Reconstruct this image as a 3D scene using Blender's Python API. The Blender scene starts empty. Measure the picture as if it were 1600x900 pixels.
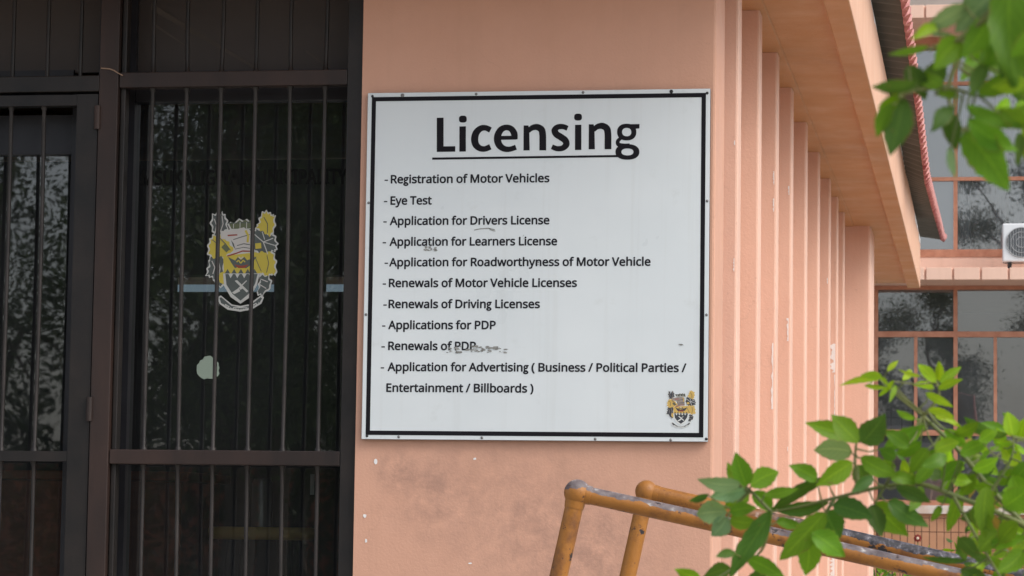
import bpy, bmesh, math, random
from mathutils import Vector, Matrix
R = math.radians
SC = bpy.context.scene
COL = SC.collection

# ---------------------------------------------------------------- camera
FPX, YAW, PITCH, ROLL = 4377.656, 0.1675963, 0.0904551, 0.0139493
EYE = Vector((1.76902, -7.91161, 1.6))
def cam_axes():
    cy, sy, cp, sp = math.cos(YAW), math.sin(YAW), math.cos(PITCH), math.sin(PITCH)
    f = Vector((-sy*cp, cy*cp, sp)); r = Vector((cy, sy, 0)); u = r.cross(f)
    cr, sr = math.cos(ROLL), math.sin(ROLL)
    return cr*r + sr*u, -sr*r + cr*u, f
AX, AY, AF = cam_axes()
cam_data = bpy.data.cameras.new('camera')
cam = bpy.data.objects.new('camera', cam_data); COL.objects.link(cam)
cam.matrix_world = Matrix(((AX.x, AY.x, -AF.x, EYE.x), (AX.y, AY.y, -AF.y, EYE.y), (AX.z, AY.z, -AF.z, EYE.z), (0, 0, 0, 1)))
cam_data.sensor_width = 36; cam_data.lens = FPX/1600*36
cam_data.clip_start = 0.05; cam_data.clip_end = 2000
cam_data.dof.use_dof = True; cam_data.dof.focus_distance = 8.0; cam_data.dof.aperture_fstop = 20
SC.camera = cam

def P(px, py, y):
    """world point where the photo's pixel (1600 x 900) meets the vertical plane at depth y"""
    d = AF + AX*((px-800)/FPX) + AY*((450-py)/FPX)
    return EYE + d*((y-EYE.y)/d.y)

# ---------------------------------------------------------------- sky, sun, exposure
SUN_EL, SUN_AZ = R(46), R(118)          # high, ahead-right of the facade, behind cloud
world = bpy.data.worlds.new('World'); SC.world = world; world.use_nodes = True
nt = world.node_tree; bg = nt.nodes['Background']
sky = nt.nodes.new('ShaderNodeTexSky'); sky.sky_type = 'NISHITA'; sky.sun_disc = False
sky.sun_elevation = SUN_EL; sky.sun_rotation = SUN_AZ; sky.air_density = 1.0; sky.dust_density = 3.0; sky.ozone_density = 1.0
hs = nt.nodes.new('ShaderNodeHueSaturation'); hs.inputs['Saturation'].default_value = 0.45
nt.links.new(sky.outputs[0], hs.inputs['Color']); nt.links.new(hs.outputs[0], bg.inputs['Color'])
bg.inputs['Strength'].default_value = 0.15
sun_l = bpy.data.lights.new('sun', 'SUN'); sun_l.energy = 0.95; sun_l.angle = R(35); sun_l.color = (1.0, 0.96, 0.9)
sun = bpy.data.objects.new('sun', sun_l); COL.objects.link(sun)
sd = Vector((math.sin(SUN_AZ)*math.cos(SUN_EL), math.cos(SUN_AZ)*math.cos(SUN_EL), math.sin(SUN_EL)))
sun.rotation_euler = sd.to_track_quat('Z', 'Y').to_euler()
sun.location = sd*30
SC.view_settings.view_transform = 'Standard'; SC.view_settings.look = 'None'
SC.view_settings.gamma = 1; SC.view_settings.use_curve_mapping = False
SC.view_settings.exposure = 0.5
SC.render.engine = 'CYCLES'
SC.cycles.use_denoising = True
SC.cycles.max_bounces = 10; SC.cycles.transparent_max_bounces = 16
SC.cycles.sample_clamp_indirect = 6

# ---------------------------------------------------------------- mesh helpers
def new_bm(): return bmesh.new()
def box(bm, x0, y0, z0, x1, y1, z1, mat=0):
    vs = [bm.verts.new(c) for c in ((x0,y0,z0),(x1,y0,z0),(x1,y1,z0),(x0,y1,z0),(x0,y0,z1),(x1,y0,z1),(x1,y1,z1),(x0,y1,z1))]
    for q in ((0,3,2,1),(4,5,6,7),(0,1,5,4),(1,2,6,5),(2,3,7,6),(3,0,4,7)):
        bm.faces.new([vs[i] for i in q]).material_index = mat
def prism(bm, pts, z0, z1):
    """vertical prism over a counter-clockwise plan outline"""
    a = [bm.verts.new((x, y, z0)) for x, y in pts]; b = [bm.verts.new((x, y, z1)) for x, y in pts]
    n = len(pts)
    bm.faces.new(a[::-1]); bm.faces.new(b)
    for i in range(n): bm.faces.new((a[i], a[(i+1) % n], b[(i+1) % n], b[i]))
def tube(bm, pts, rad, n=12, cap=True):
    pts = [Vector(p) for p in pts]
    rads = rad if isinstance(rad, (list, tuple)) else [rad]*len(pts)
    rings = []; up = None
    for i, p in enumerate(pts):
        t = (pts[min(i+1, len(pts)-1)] - pts[max(i-1, 0)]).normalized()
        if up is None: up = Vector((0, 0, 1)) if abs(t.z) < 0.9 else Vector((1, 0, 0))
        s = t.cross(up).normalized(); up = s.cross(t).normalized()
        rings.append([bm.verts.new(p + (s*math.cos(2*math.pi*k/n) + up*math.sin(2*math.pi*k/n))*rads[i]) for k in range(n)])
    for a, b in zip(rings, rings[1:]):
        for k in range(n):
            f = bm.faces.new((a[k], a[(k+1) % n], b[(k+1) % n], b[k])); f.smooth = True
    if cap:
        bm.faces.new([bm.verts.new(v.co) for v in rings[0][::-1]]); bm.faces.new([bm.verts.new(v.co) for v in rings[-1]])
def ball(bm, c, r, u=20, v=12, sx=1, sy=1, sz=1):
    m = Matrix.Translation(c) @ Matrix.Diagonal((r*sx, r*sy, r*sz, 1))
    g = bmesh.ops.create_uvsphere(bm, u_segments=u, v_segments=v, radius=1, matrix=m)
    for vv in g['verts']:
        for f in vv.link_faces: f.smooth = True
def bevel_all(bm, w, seg=2):
    bmesh.ops.bevel(bm, geom=list(bm.edges), offset=w, segments=seg, affect='EDGES', profile=0.5)
def link(name, bm, mats, parent=None):
    me = bpy.data.meshes.new(name); bm.normal_update()
    if parent is not None: bmesh.ops.translate(bm, verts=bm.verts, vec=-base_of(parent))
    bm.to_mesh(me); bm.free()
    for m in (mats if isinstance(mats, (list, tuple)) else [mats]): me.materials.append(m)
    o = bpy.data.objects.new(name, me); COL.objects.link(o); o.parent = parent
    return o
def base_of(o):
    v = Vector((0, 0, 0))
    while o is not None: v = v + o.location; o = o.parent
    return v
def tag(o, label, cat, group=None, kind=None):
    o['label'] = label; o['category'] = cat
    if group: o['group'] = group
    if kind: o['kind'] = kind
    return o
def thing(name, label, cat, loc=(0, 0, 0), group=None):
    o = bpy.data.objects.new(name, None); COL.objects.link(o); o.location = loc
    o.empty_display_size = 0.1
    return tag(o, label, cat, group)
def structure(name, bm, mat):
    o = link(name, bm, mat); o['kind'] = 'structure'; return o

# ---------------------------------------------------------------- materials
def mat(name, rough=0.6, spec=0.5, metal=0.0):
    m = bpy.data.materials.new(name); m.use_nodes = True
    b = m.node_tree.nodes['Principled BSDF']
    b.inputs['Roughness'].default_value = rough; b.inputs['Metallic'].default_value = metal
    b.inputs['Specular IOR Level'].default_value = spec
    return m, m.node_tree, b
def nd(t, kind, **kw):
    n = t.nodes.new(kind)
    for k, v in kw.items(): setattr(n, k, v)
    return n
def coords(t, scale=(1, 1, 1)):
    tc = nd(t, 'ShaderNodeNewGeometry'); mp = nd(t, 'ShaderNodeMapping'); mp.inputs['Scale'].default_value = scale
    t.links.new(tc.outputs['Position'], mp.inputs['Vector']); return mp.outputs[0]
def noise(t, vec, scale, detail=6, rough=0.6):
    n = nd(t, 'ShaderNodeTexNoise'); n.inputs['Scale'].default_value = scale; n.inputs['Detail'].default_value = detail
    n.inputs['Roughness'].default_value = rough; t.links.new(vec, n.inputs['Vector']); return n.outputs['Fac']
def ramp(t, fac, stops):
    r = nd(t, 'ShaderNodeValToRGB'); e = r.color_ramp.elements
    while len(e) < len(stops): e.new(0.5)
    for el, (p, c) in zip(e, stops):
        el.position = p; el.color = (c[0], c[1], c[2], 1) if isinstance(c, (tuple, list)) else (c, c, c, 1)
    t.links.new(fac, r.inputs[0]); return r.outputs[0]
def mix(t, fac, a, b, mode='MIX'):
    n = nd(t, 'ShaderNodeMix', data_type='RGBA', blend_type=mode)
    if isinstance(fac, float): n.inputs[0].default_value = fac
    else: t.links.new(fac, n.inputs[0])
    for s, v in ((n.inputs[6], a), (n.inputs[7], b)):
        if isinstance(v, tuple): s.default_value = (v[0], v[1], v[2], 1)
        else: t.links.new(v, s)
    return n.outputs[2]
def bump(t, b, height, strength=0.3, dist=0.01):
    n = nd(t, 'ShaderNodeBump'); n.inputs['Strength'].default_value = strength; n.inputs['Distance'].default_value = dist
    t.links.new(height, n.inputs['Height']); t.links.new(n.outputs[0], b.inputs['Normal'])
def mul(t, a, b):
    n = nd(t, 'ShaderNodeMath', operation='MULTIPLY')
    for s, v in ((n.inputs[0], a), (n.inputs[1], b)):
        if isinstance(v, (int, float)): s.default_value = v
        else: t.links.new(v, s)
    return n.outputs[0]
def vary(name, c1, c2, scale=3.0, rough=0.6, bumps=0.15, fine=60, spec=0.4, metal=0.0, stretch=(1, 1, 1)):
    """a surface that wanders between two of its own colours, with a fine relief"""
    m, t, b = mat(name, rough, spec, metal)
    v = coords(t, stretch)
    t.links.new(ramp(t, noise(t, v, scale), ((0.3, c1), (0.7, c2))), b.inputs['Base Color'])
    if bumps: bump(t, b, noise(t, v, fine, 4), bumps, 0.004)
    return m
def plain(name, c, rough=0.6, spec=0.4, metal=0.0):
    m, t, b = mat(name, rough, spec, metal); b.inputs['Base Color'].default_value = (*c, 1); return m

def peach_paint(name, c1, c2, stains):
    m, t, b = mat(name, 0.55, 0.35)
    v = coords(t)
    base = ramp(t, noise(t, v, 1.7, 8, 0.65), ((0.25, c1), (0.75, c2)))
    streak = noise(t, coords(t, (9, 9, 0.5)), 1.2, 5)
    base = mix(t, mul(t, ramp(t, streak, ((0.5, 0.0), (0.8, 1.0))), 0.2), base, (0.5, 0.3, 0.2))
    # stains and darker blots, each with a ragged edge
    n1 = noise(t, v, 16, 8, 0.7)
    for (p, rad, amt) in stains:
        dn = nd(t, 'ShaderNodeVectorMath', operation='DISTANCE'); dn.inputs[1].default_value = p
        t.links.new(v, dn.inputs[0])
        mr = nd(t, 'ShaderNodeMapRange'); mr.inputs['From Min'].default_value = rad; mr.inputs['From Max'].default_value = 0.0
        t.links.new(dn.outputs['Value'], mr.inputs['Value'])
        base = mix(t, mul(t, mul(t, mr.outputs[0], ramp(t, n1, ((0.35, 0.0), (0.65, 1.0)))), amt), base, (0.2, 0.13, 0.11))
    spk = noise(t, v, 45, 3, 0.6)
    base = mix(t, mul(t, ramp(t, spk, ((0.68, 0.0), (0.76, 1.0))), 0.25), base, (0.42, 0.24, 0.18))
    t.links.new(base, b.inputs['Base Color'])
    vo = nd(t, 'ShaderNodeTexVoronoi', feature='DISTANCE_TO_EDGE'); vo.inputs['Scale'].default_value = 2.3
    wv = nd(t, 'ShaderNodeVectorMath', operation='ADD'); nn = nd(t, 'ShaderNodeTexNoise'); nn.inputs['Scale'].default_value = 7; nn.inputs['Detail'].default_value = 6
    sc = nd(t, 'ShaderNodeVectorMath', operation='SCALE'); sc.inputs['Scale'].default_value = 0.25
    t.links.new(v, nn.inputs['Vector']); t.links.new(nn.outputs['Color'], sc.inputs[0]); t.links.new(v, wv.inputs[0]); t.links.new(sc.outputs[0], wv.inputs[1]); t.links.new(wv.outputs[0], vo.inputs['Vector'])
    hair = mul(t, ramp(t, vo.outputs['Distance'], ((0.0, 1.0), (0.008, 0.0))), ramp(t, noise(t, v, 2.1, 2), ((0.52, 0.0), (0.6, 1.0))))
    base = mix(t, mul(t, hair, 0.1), base, (0.25, 0.14, 0.1))
    t.links.new(base, b.inputs['Base Color'])
    t.links.new(ramp(t, noise(t, v, 5, 5), ((0.3, 0.45), (0.7, 0.75))), b.inputs['Roughness'])
    rel = nd(t, 'ShaderNodeMath', operation='ADD'); t.links.new(noise(t, v, 130, 4), rel.inputs[0]); t.links.new(mul(t, noise(t, coords(t, (1, 1, 0.35)), 14, 4), 1.6), rel.inputs[1])
    bump(t, b, rel.outputs[0], 0.28, 0.004)
    return m
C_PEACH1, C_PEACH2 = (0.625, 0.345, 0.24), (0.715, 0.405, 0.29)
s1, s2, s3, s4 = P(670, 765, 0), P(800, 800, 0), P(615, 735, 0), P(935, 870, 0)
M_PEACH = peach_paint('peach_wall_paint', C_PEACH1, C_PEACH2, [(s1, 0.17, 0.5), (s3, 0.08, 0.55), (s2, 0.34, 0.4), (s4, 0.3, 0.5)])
M_FIN = peach_paint('lit_peach_fin_paint', (0.745, 0.48, 0.37), (0.83, 0.55, 0.43), [])  # paler than the pier paint, so stronger daylight sits in the colour
M_SOFFIT = peach_paint('ochre_soffit_paint', (0.49, 0.265, 0.118), (0.58, 0.31, 0.145), [(Vector((1.2, 2.2, 3.36)), 0.3, 0.2), (Vector((1.1, 4.5, 3.36)), 0.5, 0.2)])  # deeper orange holds the eave's shade and bounced light in its colour
M_BRICKPAINT = peach_paint('peach_painted_brick', (0.80, 0.52, 0.40), (0.86, 0.58, 0.46), [])
M_ORANGE_FRAME = vary('orange_window_paint', (0.42, 0.17, 0.10), (0.58, 0.27, 0.17), 9, 0.5, 0.1)
M_GATE = vary('dark_gate_paint', (0.010, 0.0095, 0.0095), (0.026, 0.02, 0.0175), 6, 0.45, 0.15)
M_GATE_BROWN = vary('brown_gate_paint', (0.016, 0.012, 0.011), (0.050, 0.028, 0.022), 5, 0.5, 0.15, stretch=(1, 1, 0.3))
M_BAR = vary('grey_bar_paint', (0.017, 0.015, 0.0145), (0.044, 0.037, 0.034), 8, 0.5, 0.1)
M_ALU = vary('dark_bronze_frame', (0.013, 0.013, 0.016), (0.026, 0.026, 0.031), 5, 0.4, 0.0)
M_BOARD = vary('brown_transom_board', (0.045, 0.036, 0.032), (0.062, 0.05, 0.044), 2, 0.5, 0.05)
def sign_sheet():
    m, t, b = mat('white_sign_sheet', 0.35, 0.5); v = coords(t)
    c = ramp(t, noise(t, v, 2.0, 4), ((0.3, (0.68, 0.73, 0.75)), (0.7, (0.73, 0.775, 0.79))))
    c = mix(t, mul(t, ramp(t, noise(t, coords(t, (30, 30, 0.9)), 1.0, 5), ((0.56, 0.0), (0.75, 1.0))), 0.10), c, (0.36, 0.33, 0.27))
    c = mix(t, mul(t, ramp(t, noise(t, v, 11, 6, 0.7), ((0.60, 0.0), (0.75, 1.0))), 0.18), c, (0.45, 0.47, 0.44))
    t.links.new(c, b.inputs['Base Color'])
    t.links.new(ramp(t, noise(t, v, 4, 4), ((0.3, 0.25), (0.7, 0.45))), b.inputs['Roughness'])
    bump(t, b, noise(t, v, 1.7, 2), 0.25, 0.02)
    return m
M_SIGN = sign_sheet()
M_BLACK = plain('black_sign_print', (0.010, 0.009, 0.012), 0.6, 0.15)
M_INK = plain('charcoal_sign_print', (0.018, 0.018, 0.023), 0.6, 0.15)
M_SCUFF = vary('grey_scuff', (0.12, 0.12, 0.11), (0.4, 0.4, 0.38), 90, 0.8, 0.0)
M_SCREW_D = plain('dark_screw', (0.02, 0.02, 0.022), 0.4)
M_SCREW_G = plain('grey_screw', (0.22, 0.22, 0.22), 0.35, 0.5, 0.7)
M_CHIP = vary('bare_white_plaster', (0.82, 0.8, 0.78), (0.9, 0.89, 0.88), 60, 0.8, 0.2)
M_CONC = vary('grey_concrete', (0.26, 0.25, 0.23), (0.38, 0.36, 0.33), 2, 0.85, 0.3)
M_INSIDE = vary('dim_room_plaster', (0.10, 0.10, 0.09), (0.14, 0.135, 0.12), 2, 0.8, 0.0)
M_WOOD = vary('brown_wood', (0.30, 0.11, 0.06), (0.42, 0.17, 0.085), 4, 0.45, 0.1, stretch=(1, 1, 6))
M_ROOFUNDER = vary('grey_sheet_underside', (0.085, 0.078, 0.062), (0.13, 0.12, 0.1), 5, 0.65, 0.1)
M_ROOFRED = vary('red_sheet_paint', (0.24, 0.022, 0.032), (0.60, 0.26, 0.24), 26, 0.5, 0.1)
M_WHITE_METAL = plain('white_enamel', (0.78, 0.8, 0.82), 0.35)
M_GRILLE = plain('dark_grille', (0.13, 0.14, 0.15), 0.5)
M_CURTAIN = vary('pale_blue_curtain', (0.62, 0.70, 0.80), (0.74, 0.80, 0.88), 6, 0.9, 0.0)
M_RUSTWIRE = vary('rusty_wire', (0.10, 0.045, 0.025), (0.18, 0.085, 0.05), 30, 0.8, 0.0)

def glass(name, tint, ior, rough=0.0, dust=0.0, wave=0.12):  # dust: strength of the film, which also paints haze and sky reflection
    m = bpy.data.materials.new(name); m.use_nodes = True; t = m.node_tree
    t.nodes.remove(t.nodes['Principled BSDF']); out = t.nodes['Material Output']
    tr = nd(t, 'ShaderNodeBsdfTransparent'); tr.inputs[0].default_value = (*tint, 1)
    gl = nd(t, 'ShaderNodeBsdfGlossy'); gl.inputs['Roughness'].default_value = rough
    fr = nd(t, 'ShaderNodeFresnel'); fr.inputs['IOR'].default_value = ior
    # old panes are never quite flat
    nz = noise(t, coords(t), 1.6, 2); bp = nd(t, 'ShaderNodeBump'); bp.inputs['Strength'].default_value = wave; bp.inputs['Distance'].default_value = 0.01
    t.links.new(nz, bp.inputs['Height']); t.links.new(bp.outputs[0], gl.inputs['Normal'])
    mx = nd(t, 'ShaderNodeMixShader')
    t.links.new(fr.outputs[0], mx.inputs[0]); t.links.new(tr.outputs[0], mx.inputs[1]); t.links.new(gl.outputs[0], mx.inputs[2])
    df = nd(t, 'ShaderNodeBsdfDiffuse'); df.inputs[0].default_value = (0.52, 0.56, 0.60, 1)  # dusty film, its bluish tone also painting haze and sky reflection on panes
    m2 = nd(t, 'ShaderNodeMixShader')
    t.links.new(mul(t, ramp(t, noise(t, coords(t), 2.2, 6), ((0.3, 0.5), (0.7, 1.0))), dust), m2.inputs[0])
    t.links.new(mx.outputs[0], m2.inputs[1]); t.links.new(df.outputs[0], m2.inputs[2])
    t.links.new(m2.outputs[0], out.inputs['Surface']); return m
M_GLASS = glass('entrance_glass', (0.74, 0.76, 0.75), 2.5, 0.012, 0.028)
M_GLASS_FAR = glass('window_glass', (0.8, 0.82, 0.84), 3.0, 0.012, 0.11, 0.05)
M_GLASS_UP = glass('reflective_window_glass', (0.72, 0.78, 0.86), 3.9, 0.012, 0.12, 0.05)

def rail_paint():
    m, t, b = mat('worn_orange_pipe_paint', 0.38, 0.5)
    v = coords(t)
    paint = ramp(t, noise(t, v, 7, 6), ((0.3, (0.31, 0.118, 0.018)), (0.7, (0.41, 0.168, 0.028))))
    paint = mix(t, mul(t, ramp(t, noise(t, v, 11, 7, 0.7), ((0.50, 0.0), (0.66, 1.0))), 0.75), paint, (0.13, 0.048, 0.02))
    g = nd(t, 'ShaderNodeNewGeometry'); sx = nd(t, 'ShaderNodeSeparateXYZ'); t.links.new(g.outputs['Normal'], sx.inputs[0])
    ps = nd(t, 'ShaderNodeSeparateXYZ'); t.links.new(g.outputs['Position'], ps.inputs[0])
    n1 = noise(t, v, 18, 8, 0.65)
    add = nd(t, 'ShaderNodeMath', operation='ADD'); t.links.new(mul(t, sx.outputs[2], 0.38), add.inputs[0]); t.links.new(mul(t, n1, 0.62), add.inputs[1])
    near = nd(t, 'ShaderNodeMath', operation='LESS_THAN'); near.inputs[1].default_value = -1.2; t.links.new(ps.outputs[1], near.inputs[0])
    worn = mul(t, ramp(t, add.outputs[0], ((0.435, 0.0), (0.46, 1.0))), mul(t, near.outputs[0], ramp(t, sx.outputs[2], ((0.20, 0.0), (0.27, 1.0)))))
    metal = ramp(t, noise(t, v, 40, 6), ((0.35, (0.09, 0.068, 0.07)), (0.6, (0.20, 0.165, 0.165)), (0.72, (0.5, 0.48, 0.46))))
    c = mix(t, worn, paint, metal)
    chips = ramp(t, noise(t, v, 26, 5, 0.7), ((0.625, 0.0), (0.64, 1.0)))
    rim = ramp(t, noise(t, v, 26, 5, 0.7), ((0.59, 0.0), (0.63, 1.0)))
    c = mix(t, mul(t, rim, 0.6), c, (0.13, 0.04, 0.015))
    c = mix(t, chips, c, (0.025, 0.022, 0.025))
    # the far end of the pipes, gripped most, has lost nearly all its paint on top
    n2 = noise(t, v, 55, 8, 0.7)
    xr = nd(t, 'ShaderNodeMapRange'); xr.inputs['From Min'].default_value = 1.1; xr.inputs['From Max'].default_value = 1.35
    t.links.new(ps.outputs[0], xr.inputs['Value'])
    yr = nd(t, 'ShaderNodeMath', operation='GREATER_THAN'); yr.inputs[1].default_value = -1.2; t.links.new(ps.outputs[1], yr.inputs[0])
    up = ramp(t, n1, ((0.30, 1.0), (0.75, 0.0)))
    upz = nd(t, 'ShaderNodeMath', operation='ADD'); t.links.new(mul(t, up, 0.5), upz.inputs[0]); t.links.new(mul(t, sx.outputs[2], 0.5), upz.inputs[1])
    up = ramp(t, upz.outputs[0], ((0.24, 0.0), (0.28, 1.0)))
    bare = mul(t, mul(t, xr.outputs[0], yr.outputs[0]), up)
    c = mix(t, bare, c, ramp(t, n2, ((0.44, (0.03, 0.028, 0.033)), (0.58, (0.13, 0.12, 0.14)), (0.68, (0.62, 0.62, 0.64)))))
    t.links.new(c, b.inputs['Base Color'])
    t.links.new(ramp(t, noise(t, v, 20, 5), ((0.3, 0.32), (0.7, 0.62))), b.inputs['Roughness'])
    bump(t, b, mix(t, chips, noise(t, v, 70, 5), (0.0, 0.0, 0.0)), 0.35, 0.004)
    return m
M_RAIL = rail_paint()

def leaf_mat(name, trans=0.45):
    m = bpy.data.materials.new(name); m.use_nodes = True; t = m.node_tree
    b = t.nodes['Principled BSDF']; out = t.nodes['Material Output']
    b.inputs['Roughness'].default_value = 0.42; b.inputs['Specular IOR Level'].default_value = 0.28
    at = nd(t, 'ShaderNodeAttribute', attribute_name='tint')
    uv = nd(t, 'ShaderNodeUVMap'); s = nd(t, 'ShaderNodeSeparateXYZ'); t.links.new(uv.outputs[0], s.inputs[0])
    ab = nd(t, 'ShaderNodeMath', operation='ABSOLUTE'); t.links.new(s.outputs[0], ab.inputs[0])
    mid = ramp(t, ab.outputs[0], ((0.02, 1.0), (0.09, 0.0)))
    ph = nd(t, 'ShaderNodeMath', operation='SUBTRACT'); t.links.new(mul(t, s.outputs[1], 7.0), ph.inputs[0]); t.links.new(mul(t, ab.outputs[0], 2.2), ph.inputs[1])
    frc = nd(t, 'ShaderNodeMath', operation='FRACT'); t.links.new(ph.outputs[0], frc.inputs[0])
    side = ramp(t, frc.outputs[0], ((0.0, 0.6), (0.14, 0.0), (0.9, 0.0), (1.0, 0.6)))
    n = noise(t, coords(t), 45, 4)
    c = mix(t, 0.35, at.outputs['Color'], mix(t, n, (0.4, 0.45, 0.35), (1.0, 1.0, 1.0)), 'MULTIPLY')
    light = mix(t, 1.0, c, (1.9, 1.6, 1.6), 'MULTIPLY')
    c = mix(t, mul(t, mid, 0.6), c, light); c = mix(t, mul(t, side, 0.6), c, light)
    edge_ = mul(t, ramp(t, ab.outputs[0], ((0.86, 0.0), (0.98, 1.0))), ramp(t, noise(t, coords(t), 60, 3), ((0.45, 0.0), (0.6, 1.0))))
    spots = ramp(t, noise(t, coords(t), 190, 3, 0.5), ((0.70, 0.0), (0.74, 1.0)))
    c = mix(t, mul(t, edge_, 0.7), c, (0.20, 0.11, 0.04)); c = mix(t, mul(t, spots, 0.6), c, (0.17, 0.12, 0.04))
    t.links.new(c, b.inputs['Base Color'])
    t.links.new(ramp(t, n, ((0.3, 0.32), (0.7, 0.6))), b.inputs['Roughness'])
    bump(t, b, frc.outputs[0], 0.15, 0.002)
    tl = nd(t, 'ShaderNodeBsdfTranslucent'); t.links.new(mix(t, 1.0, c, (1.6, 1.5, 0.6), 'MULTIPLY'), tl.inputs[0])
    mx = nd(t, 'ShaderNodeMixShader'); mx.inputs[0].default_value = trans
    t.links.new(b.outputs[0], mx.inputs[1]); t.links.new(tl.outputs[0], mx.inputs[2]); t.links.new(mx.outputs[0], out.inputs['Surface'])
    return m
M_LEAF = leaf_mat('green_leaf')
M_STEM = vary('green_stem', (0.10, 0.14, 0.035), (0.2, 0.2, 0.06), 12, 0.5, 0.1)
M_BARK = vary('grey_bark', (0.05, 0.04, 0.03), (0.12, 0.1, 0.075), 8, 0.9, 0.5)
M_GROUND = vary('pale_paving', (0.30, 0.28, 0.25), (0.40, 0.375, 0.33), 1.2, 0.9, 0.3)
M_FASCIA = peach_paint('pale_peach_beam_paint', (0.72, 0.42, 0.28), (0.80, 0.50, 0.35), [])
M_TRIM = peach_paint('pale_corner_plaster', (0.78, 0.54, 0.45), (0.84, 0.62, 0.54), [])
M_LOWERWALL = vary('orange_tan_wall', (0.42, 0.20, 0.105), (0.54, 0.28, 0.16), 2.5, 0.8, 0.2)
M_CHIPPAINT = vary('white_sill_paint', (0.6, 0.45, 0.36), (0.78, 0.74, 0.7), 5, 0.7, 0.1)
M_HIGHWIN = glass('blue_high_glass', (0.24, 0.30, 0.36), 1.45, 0.1)
M_DUST = vary('dusty_streak', (0.07, 0.058, 0.05), (0.10, 0.085, 0.072), 12, 0.9, 0.0)  # colour of the reflection painted on the transom board

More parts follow.
